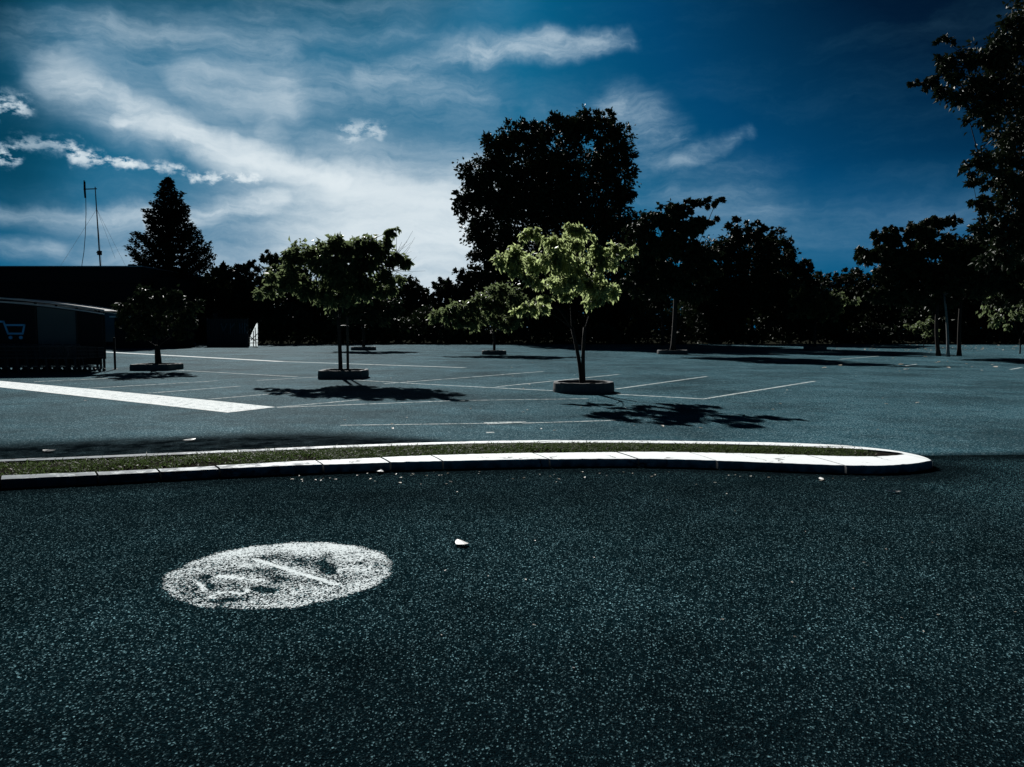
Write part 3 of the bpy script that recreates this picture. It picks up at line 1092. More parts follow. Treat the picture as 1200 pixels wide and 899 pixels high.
# bare twigs on the right of that crown
mb = MB()
for i in range(16):
    a = at(random.uniform(440, 452), random.uniform(312, 330), D2)
    e = at(random.uniform(455, 484), random.uniform(284, 334), D2) + Vector((0, random.uniform(-.3, .3), 0))
    mb.tube(bend(a, e, 4, 0.05, 0.12), [0.012, 0.01, 0.008, 0.006, 0.004], 4)
    f = a.lerp(e, 0.6)
    mb.tube(bend(f, e + Vector((random.uniform(-.3, .5), 0, random.uniform(-.1, .4))), 3, 0, 0.1), [0.008, 0.006, 0.005, 0.003], 4)
mb.build('bare_twigs', M['bark'], t2)
st = thing('tree_stake', ((408.6 - CX) * s2, D2 - 0.15, 0), 'upright round wooden stake beside the bushy tree in the squarish planter', 'stake')
mb = MB()
xx = (408.6 - CX) * s2
mb.tube([(xx, D2 - .15, -.1), (xx, D2 - .15, 2.0), (xx, D2 - .15, 2.02)], [0.045, 0.042, 0.03], 9)
mb.build('post', M['wood'], st, smooth=True)
mb = MB()
mb.tube([(xx + .05, D2 - .13, 1.7), (xx - .12, D2 - .06, 1.72), ((399 - CX) * s2 - .07, D2 + .02, 1.7)], 0.016, 5)
mb.build('rubber_tie', M['rubber'], st)

planter(579, 414, 1.55, 'small far planter behind the pale green tree, left of it', 50.5)
tree('car_park_tree', 'low spreading green tree behind and left of the pale green tree', 50.5, 579,
     [(590, 345, 24, 8), (570, 356, 26, 9), (545, 364, 26, 8), (520, 371, 20, 6), (600, 362, 26, 10), (625, 358, 18, 8), (560, 375, 26, 7), (590, 378, 22, 7), (540, 378, 20, 5)],
     6500, 0.27, 'leaf_semi', 0.10, group=G_T, fork=0.55, clump=0.7, droop=0.5)

D4 = 31.5
planter(184, 433, 1.6, 'long dark planter in front of the supermarket, nearest to the trolley shelter', D4, rect=True, h=0.24)
b4 = (185 - CX) * D4 / FPX
tree('car_park_tree', 'small dark tree with two forked stems by the trolley shelter', D4, 185,
     [(185, 352, 34, 14), (160, 362, 26, 12), (210, 360, 28, 12), (185, 375, 40, 12), (150, 378, 22, 9), (222, 376, 20, 9), (188, 390, 30, 10), (160, 393, 18, 7), (212, 392, 16, 6)],
     5200, 0.19, 'leaf_dark', 0.075, group=G_T, fork=0.55, clump=0.36, droop=0.6,
     stems=[((b4 - 0.03, D4), (b4 - 0.05, D4)), ((b4 + 0.08, D4), (b4 + 0.0, D4 + .05))])

planter(788, 414, 1.95, 'pale wide planter under the tall layered tree on the right of the car park', 51.5)
tree('car_park_tree', 'tall dark tree with flat layered top and bare trunk in the wide planter', 51.5, 788,
     [(815, 240, 26, 5), (842, 235, 9, 3), (790, 246, 24, 9), (768, 258, 22, 10), (750, 275, 18, 12), (800, 268, 30, 12), (828, 262, 14, 7), (775, 290, 34, 14), (815, 295, 28, 14), (760, 310, 28, 14), (800, 320, 34, 14),
      (832, 318, 16, 9), (745, 330, 20, 10), (785, 340, 32, 10), (815, 345, 22, 9), (757, 345, 18, 8)],
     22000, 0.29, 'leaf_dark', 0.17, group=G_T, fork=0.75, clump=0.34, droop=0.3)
planter(776, 407, 1.3, 'small pale planter just behind the wide planter', 66)
tree('car_park_tree', 'dark tree with leaning trunk just behind the tall layered tree', 66, 776,
     [(770, 320, 30, 22), (745, 335, 26, 18), (795, 335, 24, 18), (770, 350, 30, 12)], 4500, 0.34, 'leaf_dark', 0.16, group=G_T, fork=0.8, clump=0.36)
planter(426, 411, 1.9, 'far dark planter behind the bushy tree and its stake', 61)
tree('car_park_tree', 'far dark round tree hidden behind the bushy tree', 61, 426,
     [(425, 345, 30, 16), (400, 358, 24, 14), (452, 360, 24, 14), (425, 370, 38, 12)], 4500, 0.32, 'leaf_dark', 0.14, group=G_T, fork=0.6, clump=0.36)
planter(955, 409, 1.7, 'far low planter in front of the tree line on the right', 62)
tree('car_park_tree', 'low dome shaped tree with drooping leaves in front of the right tree line', 62, 955,
     [(945, 343, 22, 7), (965, 346, 24, 8), (985, 352, 18, 8), (935, 352, 16, 8), (955, 358, 32, 9), (955, 368, 34, 8)],
     4600, 0.26, 'leaf_mid', 0.12, group=G_T, fork=0.55, clump=0.34, droop=0.8)

# --- right hand group --------------------------------------------------------------
tree('roadside_tree', 'dark layered tree with slender black trunk, leftmost of three trunks on the right', 47.5, 1100,
     [(1012, 298, 18, 7), (1022, 301, 24, 8), (1034, 300, 22, 9), (1036, 278, 20, 7), (1045, 285, 20, 8), (1050, 268, 18, 5), (1075, 270, 22, 9), (1060, 300, 26, 12), (1090, 285, 26, 14), (1080, 320, 36, 16), (1040, 322, 24, 10), (1105, 260, 22, 8), (1120, 300, 26, 16), (1065, 345, 30, 14), (1035, 345, 20, 10), (1100, 350, 30, 12)],
     20000, 0.29, 'leaf_dark', 0.12, group='slender trees on the right', fork=0.72, clump=0.34, droop=0.5)
tree('roadside_tree', 'pale barked curving tree between the two black trunks on the right', 46.5, 1111,
     [(1110, 330, 26, 14), (1140, 335, 26, 16), (1125, 315, 24, 12), (1095, 335, 20, 12)], 4200, 0.26, 'leaf_dark', 0.085, group='slender trees on the right', fork=0.82, clump=0.36,
     trunk_mat='pale_bark', stems=[(((1111 - CX) * 46.5 / FPX, 46.5), ((1106 - CX) * 46.5 / FPX, 46.7))])
tree('roadside_tree', 'dark tree with straight black trunk, rightmost of three trunks on the right', 48, 1124,
     [(1130, 290, 26, 18), (1155, 300, 30, 20), (1180, 320, 30, 20), (1150, 330, 34, 16), (1190, 345, 26, 14), (1120, 345, 24, 12)],
     8500, 0.28, 'leaf_dark', 0.12, group='slender trees on the right', fork=0.72, clump=0.34)
tree('tall_tree', 'tall dark tree reaching to the top of the picture at the right edge', 36, 1265,
     [(1185, 60, 34, 34), (1150, 65, 30, 22), (1115, 72, 26, 14), (1090, 100, 26, 9), (1076, 100, 14, 5), (1105, 88, 24, 10), (1130, 105, 34, 20), (1170, 115, 36, 28), (1105, 50, 14, 7), (1210, 20, 40, 40), (1150, 140, 24, 18), (1190, 170, 34, 30), (1150, 190, 26, 18),
      (1140, 215, 20, 10), (1175, 215, 32, 18), (1150, 240, 18, 12), (1180, 262, 30, 18), (1150, 272, 22, 12), (1165, 300, 26, 16), (1200, 240, 34, 22), (1160, 240, 22, 12), (1230, 120, 60, 70), (1260, 220, 70, 70), (1280, 40, 70, 60), (1290, -60, 80, 70), (1220, -40, 36, 30), (1340, 80, 70, 90), (1330, 230, 70, 70), (1200, 280, 40, 26)],
     60000, 0.23, 'leaf_dark', 0.34, fork=0.5, clump=0.34, deep=0.9, limb=0.2)
tree('shrub', 'leafy shrub with sunlit leaves under the tall tree at the right edge', 52, 1195,
     [(1170, 350, 26, 16), (1195, 340, 28, 20), (1220, 355, 30, 20), (1185, 375, 30, 10), (1205, 315, 18, 16)], 2200, 0.28, 'leaf_mid', 0.05, cat='shrub', fork=0.3, clump=0.4, droop=0.4)
tree('shrub', 'small rounded shrub between the trunks, left of the pale barked tree', 68, 1082,
     [(1085, 378, 14, 7), (1075, 385, 12, 7), (1092, 388, 14, 7)], 900, 0.24, 'leaf_mid', 0.04, cat='shrub', fork=0.3, clump=0.4)

# --- the big tree and the tree line behind the car park -----------------------------
tree('broad_tree', 'very tall broad dark tree standing behind the middle of the car park', 96, 655,
     [(655, 150, 34, 18), (690, 150, 34, 20), (722, 165, 24, 22), (736, 185, 12, 16), (700, 138, 26, 10), (615, 162, 30, 18), (585, 165, 22, 14), (580, 190, 28, 22), (560, 205, 24, 18), (550, 235, 19, 20), (575, 230, 32, 26), (553, 262, 16, 18),
      (620, 200, 44, 34), (670, 200, 46, 36), (715, 205, 30, 28), (730, 232, 20, 14), (610, 245, 44, 34), (665, 250, 48, 36), (712, 255, 34, 28), (742, 268, 22, 20), (575, 275, 28, 28), (565, 300, 18, 16), (610, 300, 44, 34), (670, 305, 50, 36), (725, 300, 34, 30),
      (590, 330, 30, 26), (650, 345, 50, 30), (715, 345, 44, 30), (598, 150, 8, 10), (712, 133, 8, 7), (648, 137, 9, 7)],
     80000, 0.46, 'leaf_dark', 0.62, fork=0.55, clump=0.27, shell=0.42)

GB = 'trees of the line behind the car park'
LINE = [
 (880, 90, 'bushy dark tree with a ragged top, right of the tall layered tree', [(868, 268, 16, 12), (885, 280, 20, 16), (862, 290, 24, 20), (895, 305, 26, 24), (868, 325, 34, 28), (900, 345, 34, 28), (860, 360, 34, 24), (864, 258, 6, 8), (888, 264, 5, 8)], 9000),
 (918, 94, 'pointed dark tree sloping down to the right above the low dome shaped tree', [(906, 280, 14, 14), (920, 296, 16, 16), (935, 315, 16, 14), (915, 325, 28, 28), (940, 345, 26, 26), (920, 365, 34, 24), (905, 270, 5, 8), (947, 322, 8, 8)], 8000),
 (838, 92, 'dark tree filling the space under the flat layered top', [(835, 300, 22, 22), (825, 335, 30, 30), (850, 350, 30, 30), (828, 370, 34, 22)], 6500),
 (968, 98, 'low dark tree at the lowest dip of the right tree line', [(968, 328, 14, 9), (985, 325, 14, 9), (960, 345, 22, 20), (990, 350, 24, 22), (970, 370, 34, 20)], 5500),
 (1020, 98, 'wide dark tree behind the low branches of the right group', [(1010, 330, 22, 16), (1035, 335, 26, 18), (1060, 340, 26, 20), (1020, 360, 36, 26), (1060, 370, 36, 24)], 6500),
 (1110, 95, 'dark tree behind the three slender trunks', [(1095, 335, 30, 24), (1130, 330, 32, 26), (1110, 365, 44, 28), (1150, 365, 40, 28)], 6500),
 (1200, 92, 'dark tree behind the shrub at the right edge', [(1180, 320, 36, 30), (1220, 310, 40, 34), (1190, 360, 44, 30), (1240, 355, 44, 32)], 7000),
 (1300, 92, 'dark tree at the far right end of the tree line', [(1280, 310, 40, 34), (1330, 310, 40, 34), (1300, 355, 60, 36)], 4500),
 (540, 97, 'dark tree against the foot of the very tall broad tree, on its left', [(548, 320, 16, 10), (560, 325, 18, 14), (530, 340, 22, 16), (555, 350, 28, 22), (535, 370, 34, 22)], 6500),
 (467, 99, 'dark low tree right of the bushy tree in the squarish planter', [(470, 336, 24, 11), (448, 345, 22, 14), (485, 350, 24, 16), (465, 370, 40, 22)], 6000),
 (330, 93, 'tall dark rounded tree behind the left side of the bushy tree', [(315, 300, 12, 8), (330, 308, 18, 12), (345, 318, 20, 14), (318, 325, 22, 16), (340, 345, 34, 24), (310, 360, 30, 24), (345, 375, 36, 18)], 7500),
 (275, 92, 'dark rounded tree right of the spruce', [(268, 318, 16, 9), (288, 317, 14, 8), (258, 330, 18, 14), (285, 335, 24, 18), (265, 355, 30, 24), (300, 365, 24, 20), (292, 308, 6, 6)], 7000),
 (400, 95, 'dark tree directly behind the bushy tree and its stake', [(390, 335, 34, 22), (420, 345, 30, 20), (385, 368, 40, 24), (425, 372, 36, 20)], 5500),
 (620, 101, 'dark undergrowth tree under the very tall broad tree', [(600, 355, 40, 26), (640, 360, 40, 26), (620, 378, 50, 18)], 5000),
 (715, 99, 'dark undergrowth tree right of the pale green tree', [(690, 360, 40, 26), (735, 360, 40, 26), (715, 378, 50, 18)], 5000),
]
for bp_, D_, lab, lb, n_ in LINE:
    tree('dark_tree', lab, D_, bp_, lb, int(n_ * 1.6), 0.44, 'leaf_dark', 0.22, group=GB, fork=0.5, clump=0.28, shell=0.42)

# narrow pointed cypresses in a gap of the line
for i, (px, py, w, lab) in enumerate(((509, 330, 6, 'narrow pointed cypress, leftmost of the row in the bright gap'), (516, 322, 6, 'narrow pointed cypress, tallest in the left half of the bright gap'),
                                 (526, 327, 6, 'narrow pointed cypress in the middle of the row in the bright gap'), (537, 318, 6, 'narrow pointed cypress closest to the very tall broad tree'),
                                 (492, 334, 7, 'short blunt cypress at the left edge of the bright gap'))):
    D_ = 93 + i * 0.8
    lob = [(px, py + 6, w * .5, 9), (px, py + 22, w * .9, 14), (px, py + 44, w * 1.2, 18), (px, py + 62, w * 1.2, 14)]
    tree('cypress', lab, D_, px, lob, 1800, 0.30, 'needle', 0.12, group='narrow cypresses behind the car park', fork=0.3, clump=0.4, shell=0.6, twigs=False)

# undergrowth closing the foot of the line
P = []
for i in range(30000):
    x = RNG.uniform(-42, 62)
    h = 2.6 + 1.1 * math.sin(x * 0.45) + 0.7 * math.sin(x * 1.3 + 1)
    y = 88.6 + RNG.normal() * 1.4 + 1.0 * math.sin(x * 0.3)
    if -29.2 < x < -27.8: continue
    P.append((x, y, max(0.05, RNG.uniform(0, 1) ** 0.8 * h)))
mb = MB()
leaf_mesh(mb, np.array(P), 0.42, None, 0.6)
tag(mb.build('undergrowth', M['leaf_dark']), 'dense dark undergrowth along the foot of the tree line', 'undergrowth', kind='stuff')
P = []
for i in range(26000):
    x = RNG.uniform(-150, 160)
    h = 7.2 + 1.6 * math.sin(x * 0.11) + 1.0 * math.sin(x * 0.37 + 1)
    if -22 < x < -4: h = 5.6
    y = 135 + RNG.normal() * 4
    P.append((x, y, RNG.uniform(0, 1) * h))
mb = MB()
leaf_mesh(mb, np.array(P), 1.1, None, 0.7)
tag(mb.build('far_wood', M['leaf_dark']), 'far dark wood closing the view behind the tree line', 'wood', kind='stuff')


# --- spruce ---------------------------------------------------------------------------
def spruce():
    D_ = 88
    s = D_ / FPX
    base = Vector(((203 - CX) * s, D_, 0))
    top = at(203, 209, D_).z
    root = thing('spruce_tree', base, 'tall pointed dark spruce rising behind the supermarket roof', 'tree')
    mbt = MB()
    mbt.tube([base + Vector((0, 0, -0.05)), base + Vector((0.05, 0, top * 0.5)), base + Vector((0, 0, top))], [0.30, 0.17, 0.02], 8)
    mbt.build('trunk', M['bark'], root, smooth=True)
    pts, ax = [], []
    mbb = MB()
    z = top - 0.25
    lev = 0
    while z > 1.5:
        f = (top - z) / top
        reach = min(4.6, 0.16 + 10.4 * f * (1 - 0.4 * f))
        nb = 5 if f < 0.12 else 7
        for k_ in range(nb):
            an = 2 * math.pi * (k_ + random.random() * 0.7) / nb + lev * 0.7
            L = reach * random.uniform(0.72, 1.15)
            d = Vector((math.cos(an), math.sin(an), 0))
            a = base + Vector((0, 0, z))
            br = []
            m = max(4, int(L / 0.28))
            for i in range(m + 1):
                t = i / m
                zz = (-0.10 * L * math.sin(min(1, t * 1.25) * math.pi) * (0.5 + f)) + L * (0.18 + 0.28 * f) * t ** 2.2 + (0.25 * L if f < 0.15 else 0) * t
                br.append(a + d * L * t * (1 - 0.08 * t) + Vector((0, 0, zz)))
            mbb.tube(br[::2] if m > 5 else br, [0.05 * (1 - 0.8 * i / len(br[::2] if m > 5 else br)) + 0.008 for i in range(len(br[::2] if m > 5 else br))], 4)
            for i, p in enumerate(br):
                t = i / m
                if t < 0.12: continue
                w = 0.27 * (1 - 0.6 * t) * min(1.0, L / 1.6) + 0.07
                for _ in range(26 if f > .12 else 14):
                    o = RNG.normal(size=3) * np.array([w, w, 0.13])
                    pts.append((p.x + o[0], p.y + o[1], p.z + o[2] - 0.05 * w))
                    ax.append((d.x * 0.7 + o[0] * 2, d.y * 0.7 + o[1] * 2, 0.25 * t + RNG.normal() * 0.3 - 0.15))
        z -= random.uniform(0.38, 0.56) + 0.35 * f
        lev += 1
    # two long low branches that stand out left and right
    for tip, mid_, st_ in (((246, 292), (238, 312), (205, 330)), ((158, 292), (166, 312), (200, 326)), ((250, 300), (243, 314), (205, 333))):
        a, m_, e = at(*st_, D_), at(*mid_, D_), at(*tip, D_)
        br = []
        for i in range(15):
            t = i / 14
            br.append(a * (1 - t) ** 2 + m_ * 2 * t * (1 - t) + e * t * t)
        mbb.tube(br, [0.06 * (1 - .8 * i / 14) + .01 for i in range(15)], 5)
        for i, p in enumerate(br):
            for _ in range(14):
                w = 0.36 * (1 - 0.6 * i / 14) + 0.1
                o = RNG.normal(size=3) * w * 0.8
                pts.append((p.x + o[0], p.y + o[1], p.z + o[2]))
                ax.append((o[0] * 2 + 0.2, o[1], 0.8))
    mbb.build('limbs', M['bark'], root)
    mb = MB()
    leaf_mesh(mb, np.array(pts), 0.30, np.array(ax), 0.5, fold=0.1)
    mb.build('crown', M['needle'], root)


spruce()

# ------------------------------------------------------------------ supermarket
DB = 78.0
sB = DB / FPX


def bx(px): return (px - CX) * sB


def bz(py): return at(600, py, DB).z


sm = thing('supermarket', (bx(40), DB, 0), 'long low dark supermarket with a flat roof at the left edge', 'building')
xr, xl = bx(168), bx(168) - 62
ht = bz(313)
mb = MB()
mb.box(((xl + xr) / 2, DB + 16, ht / 2 - .02), (xr - xl, 32, ht - 0.1))
mb.build('wall', M['dark_wall'], sm)
mb = MB()
mb.box(((xl + xr) / 2, DB - 0.10, ht - 0.75), (xr - xl + 0.3, 0.22, 1.5))
mb.box((xr + 0.11, DB + 16, ht - 0.75), (0.22, 32.1, 1.5))
mb.build('fascia', M['fascia'], sm)
mb = MB()
mb.box(((xl + xr) / 2, DB - 0.06, ht + 0.05), (xr - xl + 0.6, 0.5, 0.09))
mb.box((xr + 0.02, DB + 16, ht + 0.052), (0.5, 31.4, 0.09))
mb.build('roof_edge', M['steel'], sm)
mb = MB()
mb.box(((xl + xr) / 2, DB + 16, ht + 0.01), (xr - xl - .5, 31.5, 0.1))
mb.build('roof', M['roof'], sm)
for i in range(9):
    xx = xr - 4 - i * 5.2
    fr_ = MB()
    for dx in (-2.0, 0, 2.0): fr_.box((xx + dx, DB - 0.05, 1.75), (0.09, 0.12, 2.9))
    for z in (0.32, 3.2): fr_.box((xx, DB - 0.052, z), (4.1, 0.12, 0.09))
    w_ = fr_.build('window', M['black_steel'], sm)
    g = MB()
    g.box((xx, DB - 0.02, 1.76), (3.94, 0.03, 2.8))
    g.build('pane', M['glass'], w_)
an_h = bz(323)
mb = MB()
mb.box(((bx(168) + bx(188)) / 2 + .12, DB + 8, an_h / 2 - .03), (bx(188) - bx(168) - .25, 12, an_h))
mb.build('annexe', M['dark_wall'], sm)
mb = MB()
mb.tube([(bx(139.5), DB + 3, ht), (bx(139.5), DB + 3, bz(312.0) + .25)], 0.13, 8)
mb.tube([(bx(139.5), DB + 3, bz(312) + .2), (bx(139.5), DB + 3, bz(312) + .42)], [0.34, 0.22], 10)
mb.build('roof_vent', M['steel'], sm)

# aerial mast on the roof (a thing of its own: it stands on the building)
am = thing('aerial_mast', (bx(117.5), DB + 2, ht), 'thin aerial mast with a side arm, guy wires and hanging cable on the supermarket roof', 'antenna')
DA = DB + 2
A = lambda px, py: at(px, py, DA)
mb = MB()
mb.tube([A(118, 316), A(116.5, 296), A(113.5, 250), A(111.5, 219)], [0.075, 0.07, 0.055, 0.045], 7)
mb.build('pole', M['black_steel'], am)
mb = MB()
mb.tube([A(113.5, 221.3), A(98, 221.8)], 0.05, 6)
mb.build('side_arm', M['black_steel'], am)
mb = MB()
mb.tube([A(98.6, 211.5), A(99.2, 222), A(100, 232)], [0.06, 0.1, 0.09], 7)
mb.tube([A(99.8, 213), A(100.6, 231)], 0.03, 5)
mb.build('dipole', M['black_steel'], am)
mb = MB()
mb.tube([A(100.5, 231), A(100.8, 250), A(100, 275), A(98.4, 295), A(95.5, 314)], 0.03, 5)
mb.build('cable', M['black_steel'], am)
mb = MB()
mb.tube([A(113, 296), A(119.5, 295)], 0.05, 5)
mb.box(tuple(A(116.6, 296.5)), (0.34, 0.3, 0.42))
mb.build('bracket_box', M['black_steel'], am)
for e in ((135, 303), (128, 316), (40, 316), (96, 316)):
    mb = MB()
    q = A(*e) if e[1] < 310 else Vector((A(*e).x, DA + 4, ht))
    mb.tube([A(113.3, 245), q], 0.010, 4)
    mb.build('guy_wire', M['steel'], am)

# dark store shed with a pale roof edge right of the shelter
sh = thing('storage_shed', ((160 - CX) * 68 / FPX, 68.0, 0), 'low dark shed with a pale roof edge behind the small forked tree', 'shed')
x0, x1 = (134 - CX) * 68 / FPX, (208 - CX) * 68 / FPX
mb = MB()
mb.box(((x0 + x1) / 2, 70, 1.28), (x1 - x0, 3.6, 2.6))
mb.build('wall', M['dark_wall'], sh)
mb = MB()
mb.box(((x0 + x1) / 2, 69.9, 2.66), (x1 - x0 + .4, 4.2, 0.12))
mb.build('roof', M['steel'], sh)
mb = MB()
mb.box((x0 + 3.0, 68.17, 1.02), (1.1, 0.05, 2.0))
mb.build('door', M['fascia'], sh)

# fence with faded graffiti, and an added sheet that brightens the gap beside it
DF = 73.0
sF = DF / FPX
fx0, fx1 = (243 - CX) * sF, (291 - CX) * sF
fn = thing('corrugated_fence', ((fx0 + fx1) / 2, DF, 0), 'dark corrugated metal fence with faded graffiti at the far left end of the car park', 'fence')
mb = MB()
vsx, fs = [], []
n = 90
for i in range(n + 1):
    x = fx0 + (fx1 - fx0) * i / n
    y = DF + 0.05 * math.sin(i * 1.4)
    vsx += [(x, y, 0), (x, y, 2.55), (x, y + .02, 0), (x, y + .02, 2.55)]
for i in range(n):
    a = 4 * i
    fs += [(a, a + 4, a + 5, a + 1), (a + 2, a + 3, a + 7, a + 6), (a + 1, a + 5, a + 7, a + 3)]
mb.add(vsx, fs)
mb.build('sheet', M['fence'], fn)
for t in (0.0, 0.33, 0.66, 1.0):
    mb = MB()
    mb.box((fx0 + (fx1 - fx0) * t, DF + 0.14, 1.3), (0.1, 0.1, 2.65))
    mb.build('post', M['black_steel'], fn)
mb = MB()
gx = lambda px: (px - CX) * sF
for a, b in (((281, 379), (281, 391)), ((284, 379), (284, 391)), ((281, 385), (284, 385)), ((286.5, 379), (286.5, 391)), ((286.5, 379), (289.5, 380.5)), ((289.5, 380.5), (286.5, 384.5)), ((286.5, 384.5), (289.8, 391)),
             ((259, 365 + 14), (262, 388)), ((262, 388), (266, 379)), ((270, 379), (270, 392)), ((270, 385), (275, 379))):
    p, q = at(*a, DF - 0.07), at(*b, DF - 0.07)
    mb.tube([p, q], 0.05, 4)
mb.build('graffiti', M['graffiti'], fn)
ps = thing('plastic_sheet', ((298 - CX) * sF, DF + .3, 0), 'pale translucent sheet glowing in the gap at the right end of the corrugated fence', 'sheet')
mb = MB()
q = [at(293, 406, DF + .3), at(302, 406, DF + .3), at(302, 379, DF + .3), at(300.5, 379, DF + .3), at(293, 395, DF + .3)]
vsx = [(p.x, p.y, max(0.02, p.z)) for p in q] + [(p.x, p.y + .02, max(0.02, p.z)) for p in q]
mb.add(vsx, [(0, 1, 2, 3, 4), (9, 8, 7, 6, 5)] + [(i, 5 + i, 5 + (i + 1) % 5, (i + 1) % 5) for i in range(5)])
mb.build('panel', M['poly'], ps)
mb = MB()
for a, b in (((293, 402), (302, 402)), ((293, 397), (302, 398)), ((297, 406), (297, 388)), ((300, 406), (299, 384)), ((294, 399), (302, 391)), ((293, 394), (299, 400))):
    mb.tube([at(*a, DF + .22), at(*b, DF + .22)], 0.045, 4)
mb.build('lattice', M['black_steel'], ps)
bb = thing('refuse_bag', ((224 - CX) * 72 / FPX, 72, 0), 'blue plastic sack lying at the foot of the dark trees left of the fence', 'sack')
mb = MB()
c = ((224 - CX) * 72 / FPX, 72)
mb.tube([(c[0] - .34, c[1], .2), (c[0] - .25, c[1], .24), (c[0], c[1] + .04, .3), (c[0] + .2, c[1], .26), (c[0] + .32, c[1], .26), (c[0] + .4, c[1], .3)], [.08, .2, .28, .2, .06, .09], 10)
mb.build('sack', M['blue_plastic'], bb, smooth=True)

# ------------------------------------------------------------------ trolley shelter
DS = 30.5
sS = DS / FPX
shl = thing('trolley_shelter', ((10 - CX) * sS, DS, 0), 'dark trolley shelter with a curved pale edged roof and a blue trolley sign', 'shelter')
xE = (124 - CX) * sS
xW = xE - 10.4
apex = xE - 5.6


def roof_z(x):
    t = (x - apex) / (xE - apex)
    return 2.80 - 0.53 * abs(t) ** 1.7


mb = MB()
vsx, fs = [], []
n = 32
for i in range(n + 1):
    x = xW + (xE - xW) * i / n
    z = roof_z(x)
    for y in (DS + 0.06, DS + 1.6):
        vsx += [(x, y, z + 0.03), (x, y, z)]
for i in range(n):
    a = 4 * i
    b = a + 4
    fs += [(a, a + 2, b + 2, b), (a + 1, b + 1, b + 3, a + 3), (a, b, b + 1, a + 1), (a + 2, a + 3, b + 3, b + 2)]
mb.add(vsx, fs)
mb.build('roof', M['roof'], shl)
for y, nm in ((DS, 'roof_rail'), (DS + 1.65, 'roof_rail')):
    for dz in (0.05, -0.09):
        mb = MB()
        mb.tube([(xW + (xE - xW) * i / 24, y, roof_z(xW + (xE - xW) * i / 24) + dz) for i in range(25)], 0.028, 6)
        mb.build(nm, M['rail'], shl)
for px in (-118, -40, 42, 90, 124):
    for y in (DS + 0.1, DS + 1.5):
        x = (px - CX) * sS - (0.12 if px == 124 else 0) - (0.85 if px == 124 and y > DS + 1 else 0)
        mb = MB()
        mb.box((x, y, roof_z(x) / 2 - 0.02), (0.07, 0.07, roof_z(x)))
        mb.build('post', M['black_steel'], shl)


def panel(name, pa, pb, mat, y=DS + 0.1, z0=0.46):
    xa, xb = (pa - CX) * sS + .05, (pb - CX) * sS - .05
    mb = MB()
    n = 10
    vsx, fs = [], []
    for i in range(n + 1):
        x = xa + (xb - xa) * i / n
        zt = roof_z(x) - 0.16
        vsx += [(x, y, z0), (x, y, zt), (x, y + .03, z0), (x, y + .03, zt)]
    for i in range(n):
        a = 4 * i
        fs += [(a, a + 4, a + 5, a + 1), (a + 2, a + 3, a + 7, a + 6), (a + 1, a + 5, a + 7, a + 3), (a, a + 2, a + 6, a + 4)]
    fs += [(0, 1, 3, 2), (4 * n, 4 * n + 2, 4 * n + 3, 4 * n + 1)]
    mb.add(vsx, fs)
    return mb.build(name, M[mat], shl)


panel('side_panel', 42, 90, 'panel_grey')
panel('side_panel', 90, 124, 'panel_dark')
panel('side_panel', -118, -40, 'panel_dark')
sg = panel('sign_panel', -40, 42, 'panel_dark')
mb = MB()
mb.box((0.5 * (xW + xE) - .45, DS + 1.5, 1.24), (xE - xW - 1.0, 0.04, 2.14))
mb.build('back_panel', M['panel_dark'], shl)


def cart_symbol():
    mb = MB()
    y = DS + 0.085
    Q = lambda px, py: at(px, py, y)

    def bar(a, b, w=2.2):
        p, q = Q(*a), Q(*b)
        d = (q - p).normalized()
        nn = Vector((-d.z, 0, d.x)) * (w * sS / 2)
        e = d * (w * sS / 2) * 0.5
        vs_ = [p - e + nn, p - e - nn, q + e - nn, q + e + nn]
        mb.add([(v.x, y, v.z) for v in vs_] + [(v.x, y + .012, v.z) for v in vs_],
               [(0, 1, 2, 3), (7, 6, 5, 4), (0, 4, 5, 1), (1, 5, 6, 2), (2, 6, 7, 3), (3, 7, 4, 0)])
    bar((-6, 377), (4, 377))
    bar((4, 377), (9.4, 391))
    bar((7, 381), (28.6, 381))
    bar((28.6, 381), (26.4, 391))
    bar((9.4, 391), (26.4, 391))
    for cx_ in (12.3, 24.4):
        c = Q(cx_, 395.6)
        vs_ = [(c.x + math.cos(a_) * 2.3 * sS, y, c.z + math.sin(a_) * 2.0 * sS) for a_ in np.linspace(0, 2 * math.pi, 14, endpoint=False)]
        mb.add(vs_ + [(a_, y + .012, b_) for a_, _, b_ in vs_], [tuple(range(14)), tuple(range(27, 13, -1))] + [(i, 14 + i, 14 + (i + 1) % 14, (i + 1) % 14) for i in range(14)])
    mb.build('trolley_symbol', M['sign_blue'], sg)


cart_symbol()


